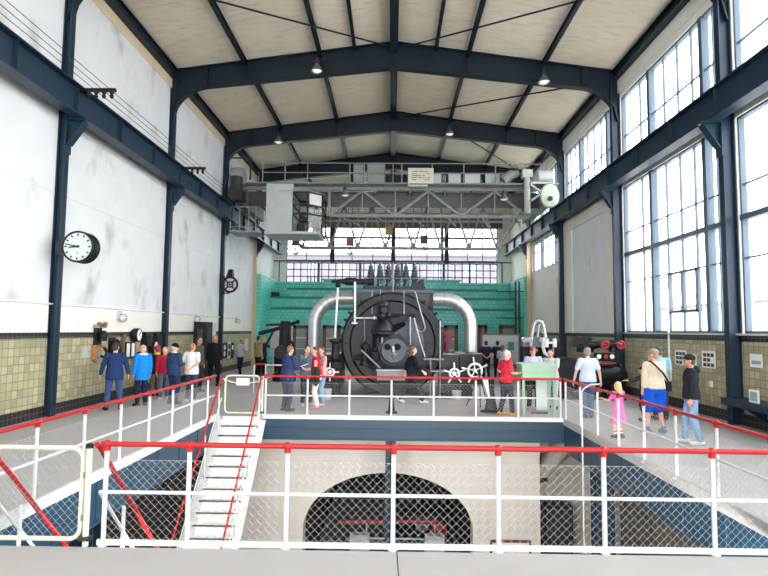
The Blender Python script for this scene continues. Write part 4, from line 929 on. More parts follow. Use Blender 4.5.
for (px, py, r_, hh) in ((451.5, 394, 0.15, 0.26), (470, 393, 0.2, 0.4), (331, 394, 0.17, 0.3)):
    b = at(px, py, Z=0)
    solo('metal_bucket', MB().lathe([(0, 0), (r_ * 0.92, 0), (r_, hh), (r_ * 1.06, hh), (r_ * 1.02, hh + 0.02), (r_ * 0.9, hh), (0, hh * 0.9)], (b.x, 18.25 if px > 400 else 17.95, 0), 'Z', 18), mat('pale_bucket', (186, 190, 190), 0.4, 0.3),
         {451.5: 'small pale metal pot on the floor under the smaller spoked handwheel', 470: 'taller pale metal drum on the floor under the larger spoked handwheel', 331: 'pale metal pot on the floor on the stairs side of the machine'}[px], 'pot')

# ------------------------------------------------------------------ stands by the machine-side railing
def stand(px, py, hpy, label, rb=0.25):
    b = at(px, py, Z=0); hz = at(px, hpy, Y=b.y).z
    t = thing('floor_stand', label, 'stand', b)
    part('base', MB().lathe([(0, 0), (rb, 0), (rb, 0.03), (rb * 0.6, 0.06), (rb * 0.42, 0.3), (rb * 0.3, 0.6), (0, 0.6)], b, 'Z', 18), BLACK3, t)
    part('pole', MB().tube([b + Vector((0, 0, 0.5)), b + Vector((0, 0, hz))], rb * 0.3, 12), BLACK3, t)
    return t, b, hz
stand(391.5, 413, 398, 'short black stand by the railing in front of the machine', 0.16)
t, b, hz = stand(491, 412, 379, 'black flared stand with a white pennant beside the man in the red polo', 0.3)
part('pennant', MB().prism([(b.x - 0.10, hz), (b.x - 0.24, hz - 0.02), (b.x - 0.10, 0.42), (b.x - 0.05, 0.4)], 'Y', b.y - 0.13, b.y - 0.115), PAPER, t, False)
p = at(478, 397, Y=b.y + 1.0)
t = thing('tripod', 'thin black tripod behind the white pennant', 'tripod', (p.x, b.y + 1.0, 0))
apx = Vector((p.x + 0.05, b.y + 1.0, 0.95))
for dx, dy in ((-0.33, 0.1), (0.3, 0.15), (0.02, -0.3)): part('leg', MB().tube([apx, (p.x + dx, b.y + 1.0 + dy, 0.01)], 0.014, 6), BLACK3, t)
part('head', MB().ball(apx, 0.05), BLACK3, t)

# pale green desk
a = at(522, 365.5, Y=15.0); b = at(556, 380.5, Y=15.0); y0, y1 = 15.0, 15.65
t = thing('display_desk', 'pale green steel display desk behind the platform railing', 'desk', ((a.x + b.x) / 2, 15.3, 0))
m = MB().prism([(y0, b.z), (y1, b.z), (y1, a.z + 0.03), (y0, a.z)], 'X', a.x, b.x); part('body', m, PALEG, t, False)
part('top', MB().prism([(y0 - 0.02, a.z), (y1 + 0.02, a.z + 0.03), (y1 + 0.02, a.z + 0.05), (y0 - 0.02, a.z + 0.025)], 'X', a.x - 0.02, b.x + 0.02), mat('pale_green_top', (166, 196, 174), 0.4), t, False)
for x in (a.x + 0.04, b.x - 0.04):
    for y in (y0 + 0.04, y1 - 0.04): part('leg', MB().box(x - 0.03, x + 0.03, y - 0.03, y + 0.03, 0, b.z), PALEG, t, False)
part('foot_panel', MB().box(a.x + 0.52, b.x - 0.02, y1 - 0.05, y1 - 0.03, 0.05, b.z), mat('pale_green_panel', (206, 220, 212), 0.5), t, False)
m = MB().tube([(a.x + 0.3, y0 + 0.3, 0.02), (b.x - 0.15, y0 + 0.3, 0.02)], 0.02, 6); part('foot_bar', m, DARKG, t)

# ------------------------------------------------------------------ exhibits near the window wall
# black pump exhibit
t = thing('pump_exhibit', 'black cast pump exhibit with red handwheels against the window wall', 'machine', (7.0, 19.0, 0))
EY = 18.9
def E(px, py, dy=0): return at(px, py, Y=EY + dy)
a = E(572, 382); c = E(618, 373)
part('tank', MB().lathe([(0, -0.85), (0.25, -0.85), (0.42, -0.7), (0.46, -0.5), (0.46, 0.5), (0.42, 0.7), (0.25, 0.85), (0, 0.85)], ((E(570, 376).x + E(618, 376).x) / 2 + 0.25, EY + 0.2, E(600, 377).z), 'X', 28), BLACK, t)
part('motor', MB().lathe([(0, -0.3), (0.5, -0.3), (0.55, -0.2), (0.55, 0.6), (0.4, 0.75), (0, 0.75)], (E(568, 372).x, EY, E(568, 374).z), 'Y', 28), BLACK2, t)
q0 = E(572, 345); q1 = E(588, 336)
m = MB().lathe([(0, 0), (0.28, 0), (0.28, 0.2), (0.36, 0.21), (0.36, 0.27), (0.22, 0.3), (0.22, 0.44), (0.3, 0.45), (0.3, 0.5), (0, 0.5)], (E(586, 350).x, EY + 0.1, E(586, 352).z), 'Z', 20); part('valve_block', m, BLACK, t)
m = MB().bar(E(572, 341), E(583, 343), 0.3, 0.35); part('arm', m, BLACK3, t, False)
m = MB().tube([E(590, 346), E(600, 344), E(605, 345), E(622, 346)], [0.14, 0.12, 0.16, 0.1], 12); part('branch_pipe', m, BLACK, t)
m = MB().lathe([(0, 0), (0.14, 0), (0.14, 0.2), (0.2, 0.22), (0.2, 0.28), (0.1, 0.3), (0.1, 0.4), (0, 0.4)], (E(613, 350).x, EY, E(613, 352).z), 'Z', 16); part('valve_body', m, BLACK2, t)
for px in (605, 621):
    c = E(px, 345, -0.35)
    h_ = part('handwheel', MB().tube([(c.x + 0.12 * math.cos(s), c.y, c.z + 0.12 * math.sin(s)) for s in [2 * PI * i / 20 for i in range(20)]], 0.028, 8, closed=True), REDM, t)
    m = MB(); 
    for k in range(3):
        an = PI / 3 * k + 0.3; m.tube([(c.x - 0.12 * math.cos(an), c.y, c.z - 0.12 * math.sin(an)), (c.x + 0.12 * math.cos(an), c.y, c.z + 0.12 * math.sin(an))], 0.014, 6)
    m.tube([c, c + Vector((0, 0.35, 0))], 0.03, 6); part('wheel_spoke', m, REDM, h_)
for px, cc in ((599, WHITE), (606, REDM), (612, WHITE)):
    c = E(px, 356.5, -0.3)
    g_ = part('gauge', MB().lathe([(0, 0.0), (0.09, 0.0), (0.09, 0.1), (0, 0.1)], c, 'Y', 18), BLACK3, t); part('gauge_face', MB().lathe([(0, -0.012), (0.075, -0.012), (0.075, 0.0), (0, 0)], c, 'Y', 18), cc, g_)
part('gauge_board', MB().bar(E(594, 357, -0.15), E(617, 357, -0.15), 0.06, 0.28), BLACK3, t, False)
m = MB().tube([E(594, 362, -0.2), E(607, 364, -0.2), E(616, 363, -0.2)], 0.03, 8); part('red_pipe', m, REDM, t)
part('hood', MB().prism([(E(600, 360).x, E(600, 366).z), (E(620, 366).x, E(620, 366).z), (E(614, 360).x, E(614, 360).z)], 'Y', EY - 0.1, EY + 0.5), BLACK, t, False)
z0 = E(600, 388).z
for px in (566, 612): 
    x = E(px, 380).x; part('foot', MB().box(x - 0.15, x + 0.15, EY - 0.2, EY + 0.5, 0, z0 + 0.35), BLACK3, t, False)
part('base_plate', MB().box(E(560, 398).x, E(622, 398).x, EY - 0.4, EY + 0.9, 0, 0.12), BLACK3, t, False)
m = MB().tube([E(608, 380), E(608, 396)], 0.03, 8); part('drain_pipe', m, STEEL, t)
# loop fixture on a dark rack
LY = 21.2
def Q(px, py, dy=0): return at(px, py, Y=LY + dy)
t = thing('loop_fixture', 'two tall silver pipe loops on a grey block above a dark rack', 'exhibit', ((Q(536, 340).x), LY, 0))
a = Q(523, 337); b = Q(546, 347)
part('block', MB().box(a.x, b.x, LY, LY + 0.4, b.z, a.z), GREYM, t, False)
for k, px in enumerate((524, 529, 541, 545)): part('pipe_stub', MB().lathe([(0, -0.12), (0.1, -0.12), (0.1, 0.1), (0, 0.1)], Q(px, 340, -0.1), 'Y', 12), STEEL, t)
for dx, dy in ((0, -0.1),):
    pts = [Q(530.5, 346, dy), Q(532.5, 332, dy), Q(534, 324.5, dy), Q(536, 321.3, dy), Q(539, 320.6, dy), Q(542, 322, dy), Q(543.6, 326, dy), Q(545, 334, dy), Q(546, 345, dy)]; part('pipe_loop', MB().tube(pts, 0.055, 10), SILVER, t)
    pts = [Q(537, 345, 0.1), Q(538, 334, 0.1), Q(539, 326, 0.1), Q(540.5, 324, 0.1), Q(542, 326, 0.1), Q(543, 334, 0.1)]; part('pipe_loop', MB().tube(pts, 0.045, 10), SILVER, t)
pts = [Q(543.5, 338, -0.2), Q(543, 347, -0.2), Q(544.5, 353, -0.2), Q(548, 356, -0.2), Q(552, 355, -0.2), Q(554.5, 350, -0.2), Q(554.5, 339, -0.2)]; part('pipe_bend', MB().tube(pts, 0.06, 10), WHITE, t)
m = MB()
for px in (545, 553): m.box(Q(px - 1.6, 340).x, Q(px + 1.6, 340).x, LY - 0.28, LY - 0.12, Q(px, 347).z, Q(px, 338.5).z)
m.box(Q(545, 342).x, Q(553, 342).x, LY - 0.26, LY - 0.16, Q(545, 343.5).z, Q(545, 341.5).z); part('clamp', m, WHITE, t, False)
part('rack', MB().box(Q(524, 380).x, Q(563, 380).x, LY + 0.42, LY + 0.55, 0, Q(545, 347).z).box(Q(546, 380).x, Q(563, 380).x, LY + 0.42, LY + 0.6, 0, Q(545, 343).z), BLACK3, t, False)
for px in (526, 544, 561): part('rack_leg', MB().box(Q(px, 380).x - 0.05, Q(px, 380).x + 0.05, LY, LY + 0.42, 0, Q(px, 348).z), BLACK3, t, False)
# leaning black boards beside it
a = at(552, 400, Z=0)
solo('dark_board', MB().prism([(5.65, 0.0), (6.2, 0.0), (6.0, 1.65), (5.75, 1.65)], 'Y', 19.9, 20.0), BLACK3, 'matt black tapered board between the display desk and the pump exhibit', 'board', smooth=False)
# notice board behind the red polo man
BY = 28.0; a = at(482.5, 335, Y=BY); b = at(518.5, 364, Y=BY)
t = thing('notice_board', 'large pale notice board with grey frame on legs in front of the turquoise wall', 'board', ((a.x + b.x) / 2, BY, 0))
part('panel', MB().box(a.x, b.x, BY, BY + 0.05, b.z, a.z), mat('pale_board', (196, 202, 202), 0.6), t, False)
m = MB().box(a.x - 0.06, b.x + 0.06, BY - 0.02, BY + 0.07, a.z, a.z + 0.08).box(a.x - 0.06, a.x, BY - 0.02, BY + 0.07, b.z, a.z).box(b.x, b.x + 0.06, BY - 0.02, BY + 0.07, b.z, a.z).box(a.x - 0.06, b.x + 0.06, BY - 0.02, BY + 0.07, b.z - 0.06, b.z); part('frame', m, mat('grey_brown_frame', (130, 122, 112), 0.6), t, False)
for x in (a.x, b.x): part('leg', MB().box(x - 0.04, x + 0.04, BY - 0.02, BY + 0.06, 0, b.z), DARKG, t, False)
c0 = at(508, 342, Y=BY); c1 = at(514, 350, Y=BY); part('map_sheet', MB().box(c0.x, c1.x, BY - 0.012, BY, c1.z, c0.z), mat('green_map', (70, 150, 120), 0.7), t, False)
# red panel hanging by the machine
a = at(444, 337, Y=23.0)
solo('red_valve_guard', MB().lathe([(0, -0.3), (0.16, -0.3), (0.2, -0.1), (0.2, 0.15), (0.1, 0.3), (0, 0.3)], (a.x + 0.1, 23.0, 0.3), 'Z', 14).tube([(a.x + 0.1, 23.0, 0.5), (a.x + 0.1, 23.0, a.z)], 0.09, 10).lathe([(0, -0.05), (0.22, -0.05), (0.22, 0.05), (0, 0.05)], (a.x + 0.1, 22.95, a.z), 'Y', 16), mat('dark_pink_red', (150, 46, 66), 0.5), 'dark red valve post just behind the machine housing', 'valve')
# blue shelf, posters and pipe on the window wall
a = at(730, 400, X=8.25)
t = thing('wall_shelf', 'dark blue steel shelf on brackets along the window wall', 'shelf', (8.1, 12.0, 0.55))
zt = a.z + 0.10
part('top', MB().box(7.85, 8.46, 9.5, 13.6, zt - 0.16, zt), BLUE, t, False)
for y in (10.2, 12.9): part('bracket', MB().prism([(8.46, zt - 0.16), (7.95, zt - 0.16), (8.46, zt - 0.5)], 'Y', y - 0.02, y + 0.02), BLUE, t, False)
q = at(755, 394, X=8.0)
t = thing('picture_card', 'small framed picture propped on the blue shelf', 'picture', (8.0, q.y, zt))
m = MB().bar((7.98, q.y - 0.16, zt + 0.14), (7.98, q.y + 0.16, zt + 0.14), 0.02, 0.28); part('frame', m, PAPER, t, False)
part('print', MB().box(7.964, 7.97, q.y - 0.12, q.y + 0.12, zt + 0.04, zt + 0.24), mat('grey_blue_print', (150, 172, 180), 0.7), t, False)
def poster(px0, px1, py0, py1, label, kind):
    a = at(px0, py0, X=8.46); b = at(px1, py1, X=8.46); za = (at(px0, py0, X=8.46).z + at(px1, py0, X=8.46).z) / 2; zb = (at(px0, py1, X=8.46).z + at(px1, py1, X=8.46).z) / 2
    ya, yb = min(a.y, b.y), max(a.y, b.y)
    t = thing('wall_poster', label, 'poster', (8.46, (ya + yb) / 2, zb), 'photo posters on the window wall')
    part('sheet', MB().box(8.448, 8.458, ya, yb, zb, za), PAPER, t, False)
    L = yb - ya; H = za - zb
    if kind == 'photos':
        for r_ in range(3):
            for c_ in range(3):
                if (r_ + c_ * 2 + int(px0)) % 7 == 3: continue
                u = ya + L * (0.1 + 0.28 * c_); v = zb + H * (0.08 + 0.29 * r_)
                part('photo_print', MB().box(8.444, 8.448, u, u + L * 0.22, v, v + H * 0.2), mat('dark_photo', (62, 60, 60), 0.6), t, False)
    else:
        part('print', MB().box(8.444, 8.448, ya + L * 0.12, yb - L * 0.15, zb + H * 0.25, zb + H * 0.5), BLUEP, t, False)
poster(675, 687, 350, 365, 'white poster of dark photos beside the vertical conduit, partly behind the dark cap', 'photos')
poster(690, 697, 354, 365, 'small pale poster between the two photo posters', 'plain')
poster(702, 716, 351, 368, 'white poster with rows of dark photos beyond the big column', 'photos')
poster(750, 763, 354, 367.5, 'white poster with a pale blue picture above the blue shelf', 'plain')
q = at(668, 350, X=8.42)
solo('window_conduit', MB().tube([(8.45, q.y, 0.6), (8.45, q.y, 2.1), (8.45, q.y, 3.5)], 0.03, 8), WHITE, 'white vertical conduit running down from the window vent to the tiles', 'conduit')
a = at(711, 384, X=8.46); solo('wall_socket', MB().box(8.44, 8.48, a.y - 0.05, a.y + 0.05, a.z - 0.08, a.z + 0.08), WHITE, 'small white socket on the window-wall tiles behind the dark jacket man', 'socket', smooth=False)

# ------------------------------------------------------------------ instruments on the clock wall
WX = -8.47
def Wp(px, py): return at(px, py, X=-8.40)
p = Wp(98.5, 345)
t = thing('wooden_wall_telephone', 'old wooden wall instrument with brass bells near the clock', 'telephone', (-8.4, p.y, p.z - 0.6))
def zz(py, px=98.5): return at(px, py, X=-8.4).z
def S(px): return (px - 98.5) * 0.105  # length along the wall per photo pixel
m = MB().box(-8.47, -8.40, p.y - 0.16, p.y + 0.16, zz(346), zz(328)); part('backboard', m, BLACK3, t, False)
m = MB().box(-8.47, -8.25, p.y - 0.05, p.y + 0.16, zz(347), zz(345)).box(-8.47, -8.36, p.y - 0.22, p.y - 0.16, zz(359), zz(345)).bar((-8.42, p.y - 0.18, zz(359)), (-8.42, p.y - 0.05, zz(362)), 0.06, 0.06); part('wooden_bracket', m, LWOOD, t, False)
m = MB().box(-8.47, -8.3, p.y - 0.2, p.y + 0.24, zz(328), zz(325)); part('bell_shelf', m, STEEL, t, False)
for dy in (-0.14, 0.16): part('bell', MB().ball((-8.32, p.y + dy, zz(324)), (0.08, 0.08, 0.06)), BRASS, t)
m = MB().lathe([(0, 0), (0.11, 0), (0.13, 0.22), (0.06, 0.3), (0, 0.3)], (-8.28, p.y, zz(341)), 'Z', 14); part('receiver', m, BLACK3, t)
m = MB().tube([(-8.3, p.y + 0.1, zz(347)), (-8.25, p.y + 0.2, zz(352)), (-8.25, p.y + 0.12, zz(358)), (-8.3, p.y, zz(356))], 0.045, 8); part('handset', m, BLACK3, t)
p = Wp(87.5, 353); solo('wall_sticker', MB().box(-8.475, -8.465, p.y - 0.14, p.y + 0.14, p.z - 0.14, p.z + 0.14), mat('pale_sticker', (170, 190, 186), 0.7), 'small pale sticker on the tiles near the wooden wall instrument', 'sticker', smooth=False)
p = Wp(113.5, 349)
t = thing('dome_instrument', 'black domed wall instrument beside the head of the navy jacket man', 'instrument', (-8.4, p.y, p.z - 0.3))
part('dome', MB().ball((-8.32, p.y, p.z), (0.15, 0.24, 0.3), 16, 12), BLACK3, t); part('plate', MB().box(-8.475, -8.44, p.y - 0.2, p.y + 0.2, p.z - 0.35, p.z + 0.35), BLACK2, t, False)
p = Wp(124, 342); solo('tube_holder', MB().box(-8.475, -8.40, p.y - 0.08, p.y + 0.08, p.z - 0.5, p.z + 0.1).lathe([(0, 0.1), (0.06, 0.1), (0.08, 0.25), (0, 0.25)], (-8.4, p.y, p.z), 'Z', 10), mat('brown_bakelite', (110, 92, 80), 0.4), 'narrow brown wall holder beside the tall white glass tubes', 'holder')
p = Wp(131, 349)
t = thing('manometer', 'tall black-framed white manometer tubes on the tiled wall', 'gauge', (-8.4, p.y, p.z - 0.4))
part('frame', MB().box(-8.475, -8.40, p.y - 0.36, p.y + 0.32, zz(358.4, 131), zz(342, 131)), BLACK3, t, False)
for dy in (-0.22, 0.12): part('tube', MB().box(-8.40, -8.38, p.y + dy - 0.08, p.y + dy + 0.10, zz(356.5, 131), zz(343.3, 131)), WHITE, t, False)
def gauge(px, py, r, label):
    p = Wp(px, py)
    t = thing('round_gauge', label, 'gauge', (-8.3, p.y, p.z - r), 'round dial gauges on the clock wall')
    part('case', MB().lathe([(0, -0.22), (r * 0.8, -0.22), (r, -0.15), (r, 0.0), (r * 0.9, 0.03), (r * 0.85, 0.0), (0, 0.0)], (-8.25, p.y, p.z), 'X', 24), BLACK3, t)
    part('dial', MB().lathe([(0, 0.0), (r * 0.84, 0.0), (r * 0.84, 0.012), (0, 0.012)], (-8.25, p.y, p.z), 'X', 24), WHITE, t)
    part('needle', MB().bar((-8.23, p.y - r * 0.1, p.z - r * 0.1), (-8.23, p.y + r * 0.4, p.z + r * 0.5), 0.006, 0.025), BLACK3, t, False)
gauge(134.5, 335, 0.22, 'white round gauge highest on the clock-wall tiles, above the manometer')
gauge(138.5, 357.5, 0.20, 'white round gauge low beside the bright blue jacket man')
gauge(151.5, 347, 0.22, 'white round gauge beside the column behind the red cap')
p = Wp(157, 338); 
for px, lb in ((145.3, 'black box relay above the gauge by the column'), (156.5, 'black box relay touching the blue column beside the gauges')):
    q = Wp(px, 340); solo('relay_box', MB().box(-8.475, -8.25, q.y - 0.18, q.y + 0.18, q.z - 0.2, q.z + 0.14).lathe([(0, 0.14), (0.12, 0.14), (0.12, 0.26), (0, 0.26)], (-8.36, q.y, q.z), 'Z', 12), BLACK3, lb, 'relay')
def bulkhead(px, py, label):
    p = at(px, py, X=-8.4)
    t = thing('bulkhead_lamp', label, 'lamp', (-8.4, p.y, p.z), 'bulkhead lamps above the dark tile band')
    part('globe', MB().ball((-8.33, p.y, p.z - 0.02), (0.12, 0.14, 0.14), 14, 10), glass_mat('lamp_glass', (0.9, 0.92, 0.92, 1), 0.2), t)
    part('inner_lamp', MB().ball((-8.35, p.y, p.z - 0.02), (0.08, 0.1, 0.1), 12, 8), WHITE, t)
    part('mount', MB().box(-8.48, -8.40, p.y - 0.08, p.y + 0.08, p.z - 0.06, p.z + 0.2), mat('pale_mount', (200, 200, 196), 0.5), t, False)
    m = MB().tube([(-8.46, p.y, p.z + 0.2), (-8.46, p.y, 2.66)], 0.012, 6); part('cable', m, GALV, t)
bulkhead(121, 317.5, 'glass bulkhead lamp above the gauges and the bright blue jacket'); bulkhead(196, 319, 'glass bulkhead lamp above the white T-shirt man'); bulkhead(237, 321, 'glass bulkhead lamp above the woman in grey')
# tall black cabinet and panels farther along
p = at(209, 322, X=-8.0); y = p.y
t = thing('control_pillar', 'tall black control pillar against the clock wall behind the man in black', 'cabinet', (-8.2, y, 0))
part('body', MB().box(-8.46, -7.95, y - 0.55, y + 0.35, 0, p.z), BLACK3, t, False); part('glass_front', MB().box(-7.95, -7.93, y - 0.4, y + 0.2, 1.1, p.z - 0.25), DARKG, t, False)
part('front_plate', MB().box(-8.3, -8.08, y - 0.575, y - 0.55, 0.9, p.z - 0.3), mat('slate_blue_plate', (52, 62, 76), 0.35), t, False)
p = at(214.5, 329, X=-8.4); solo('green_notice', MB().box(-8.475, -8.46, p.y - 0.45, p.y + 0.45, p.z - 0.3, p.z + 0.3).box(-8.458, -8.45, p.y - 0.3, p.y + 0.3, p.z - 0.1, p.z + 0.1), mat('pale_green_notice', (196, 220, 206), 0.6), 'pale green notice on the wall above the bald man in black', 'notice', smooth=False)
for px0, px1, lb in ((221.5, 227.4, 'black instrument panel nearest the control pillar'), (230.9, 234, 'black instrument panel with one small dial beside the woman in grey')):
    a = at(px0, 343, X=-8.4); b = at(px1, 358, X=-8.4)
    t = thing('instrument_panel', lb, 'panel', (-8.4, (a.y + b.y) / 2, b.z), 'black instrument panels on the clock wall')
    part('board', MB().box(-8.475, -8.40, a.y, b.y, b.z, a.z), BLACK3, t, False)
    for f in ((0.3, 0.7) if px0 < 225 else (0.7,)): part('dial', MB().lathe([(0, 0), (0.13, 0), (0.13, 0.02), (0, 0.02)], (-8.40, (a.y + b.y) / 2, b.z + (a.z - b.z) * f), 'X', 16), WHITE, t)
a = at(227.9, 342, X=-8.4); b = at(230.3, 358, X=-8.4)
t = thing('white_fuse_panel', 'narrow white panel with two dark dials between the black instrument panels', 'panel', (-8.4, (a.y + b.y) / 2, b.z))
part('board', MB().box(-8.475, -8.40, a.y, b.y, b.z, a.z), WHITE, t, False)
for f in (0.3, 0.72): part('dial', MB().lathe([(0, 0), (0.16, 0), (0.16, 0.02), (0, 0.02)], (-8.40, (a.y + b.y) / 2, b.z + (a.z - b.z) * f), 'X', 16), BLACK3, t)
a = at(246, 339, X=-8.4); b = at(249, 350, X=-8.4)
solo('wall_notice', MB().box(-8.475, -8.46, a.y, b.y, b.z, a.z), mat('cream_notice', (226, 214, 190), 0.7), 'cream paper notice on the clock wall next to the turquoise wall', 'notice', smooth=False)

# lever stand at the stairs side of the machine (long black lever and crossbars)
VY = 24.0
def V(px, py): return at(px, py, Y=VY)
t = thing('lever_stand', 'black lever stand with a long slanting arm near the turquoise wall', 'machine', (V(285, 340).x, VY, 0))
part('column', MB().lathe([(0, 0), (0.5, 0), (0.5, 0.3), (0.28, 0.4), (0.24, V(285, 325).z), (0.2, V(285, 321).z), (0, V(285, 321).z)], (V(285, 340).x, VY, 0), 'Z', 18), BLACK3, t)
part('lever_arm', MB().tube([V(259, 333.5), V(282, 327.5), V(297, 322)], [0.09, 0.08, 0.06], 8), BLACK3, t); part('lever_knob', MB().ball(V(298, 321.7), 0.09), BLACK3, t)
part('crossbar', MB().tube([V(266, 325), V(291, 324)], 0.05, 6), BLACK3, t)
part('frame_post', MB().bar(V(274, 330), V(266, 345), 0.08, 0.08), BLACK3, t, False)
part('wheel', MB().tube([V(289 + 4 * math.cos(a), 345 + 4 * math.sin(a)) for a in [2 * PI * i / 18 for i in range(18)]], 0.05, 6, closed=True), BLACK3, t)
part('side_cylinder', MB().lathe([(0, -0.4), (0.3, -0.4), (0.3, 0.4), (0, 0.4)], V(283, 352), 'Y', 16), BLACK2, t)
part('head_block', MB().box(V(281, 330).x, V(288, 330).x, VY - 0.2, VY + 0.2, V(285, 336).z, V(285, 328).z), BLACK2, t, False)
a = V(258.5, 327); solo('display_board', MB().box(a.x - 0.1, a.x + 0.95, 27.0, 27.06, 0.9, 2.35).box(a.x, a.x + 0.06, 27.0, 27.06, 0, 0.9).box(a.x + 0.8, a.x + 0.86, 27.0, 27.06, 0, 0.9), mat('pale_display', (176, 182, 180), 0.6), 'pale display board standing behind the lever stand', 'board', smooth=False)

# dark pipes at the window-wall end of the turquoise wall
t = thing('riser_pipe', 'dark pipes climbing the turquoise wall at its window-wall end', 'pipe', (7.7, 34.0, 0))
for dx in (0.0, 0.22): part('pipe', MB().tube([(7.5 + dx, 34.0, 0), (7.5 + dx, 34.0, 5.2)], 0.06, 8), DARKG, t)
for z in (3.0, 4.6): part('cross_pipe', MB().tube([(6.3, 34.0, z), (8.0, 34.0, z)], 0.035, 6), DARKG, t)
q = at(276, 296, Y=37.3)
solo('ledge_box', MB().box(q.x - 0.35, q.x + 0.2, 37.15, 37.45, 4.35, 4.66).box(q.x - 0.6, q.x - 0.38, 37.15, 37.4, 4.35, 4.52), BLACK3, 'small black device lying on the turquoise ledge at the clock-wall end', 'device', smooth=False)
# ------------------------------------------------------------------ people
def remesh(me, voxel, it=3, fac=0.5):
    o = bpy.data.objects.new('work', me); COL.objects.link(o)
    r = o.modifiers.new('r', 'REMESH'); r.mode = 'VOXEL'; r.voxel_size = voxel
    s = o.modifiers.new('s', 'SMOOTH'); s.factor = fac; s.iterations = it
    dg = bpy.context.evaluated_depsgraph_get(); ev = o.evaluated_get(dg)
    out = bpy.data.meshes.new_from_object(ev); out.name = me.name
    bpy.data.objects.remove(o); bpy.data.meshes.remove(me)
    out.polygons.foreach_set('use_smooth', [True] * len(out.polygons)); return out
def cloth(col): return mat('cloth_%d_%d_%d' % tuple(col), col, 0.85, var=0.10, scale=14, spec=0.15)
def skinm(col): return mat('skin_%d_%d_%d' % tuple(col), col, 0.55, var=0.03, scale=8)
EYEM = mat('eye_dark', (40, 32, 30), 0.3); LIPM = mat('lip_tone', (176, 106, 98), 0.5)
SK = (222, 172, 146)
def ringpts(T, z, rx, ry, cy=0.0, n=18, cx=0.0):
    return [T(Vector((cx + rx * math.cos(2 * PI * i / n), cy + ry * math.sin(2 * PI * i / n), z))) for i in range(n)]
ARMS = {  # upper-arm direction, forearm direction for the +x side (x mirrored on the other side)
    'down': ((0.16, -0.02, -1), (0.06, 0.16, -1)), 'out': ((0.36, 0.0, -1), (0.2, 0.2, -1)), 'back': ((0.22, -0.30, -0.9), (-0.72, -0.42, -0.62)),
    'front': ((0.16, 0.15, -1), (-0.45, 1.0, 0.0)), 'read': ((0.10, 0.35, -0.95), (-0.25, 1.0, 0.15)), 'face': ((0.14, 0.5, -0.8), (-0.35, 0.35, 1)),
    'rail': ((0.25, 0.35, -0.85), (0.1, 0.9, 0.15)), 'hip': ((0.55, -0.25, -0.8), (-0.35, 0.75, -0.55)), 'swingf': ((0.12, 0.45, -0.9), (0.0, 0.75, -0.6)),
    'swingb': ((0.14, -0.45, -0.9), (0.05, 0.0, -1)), 'reach': ((0.25, 0.8, -0.5), (0.0, 1, -0.05)), 'lean': ((0.1, 0.75, -0.65), (-0.3, 0.9, -0.35)), 'bagstrap': ((0.3, -0.1, -0.9), (-0.1, 0.7, -0.6)),
}
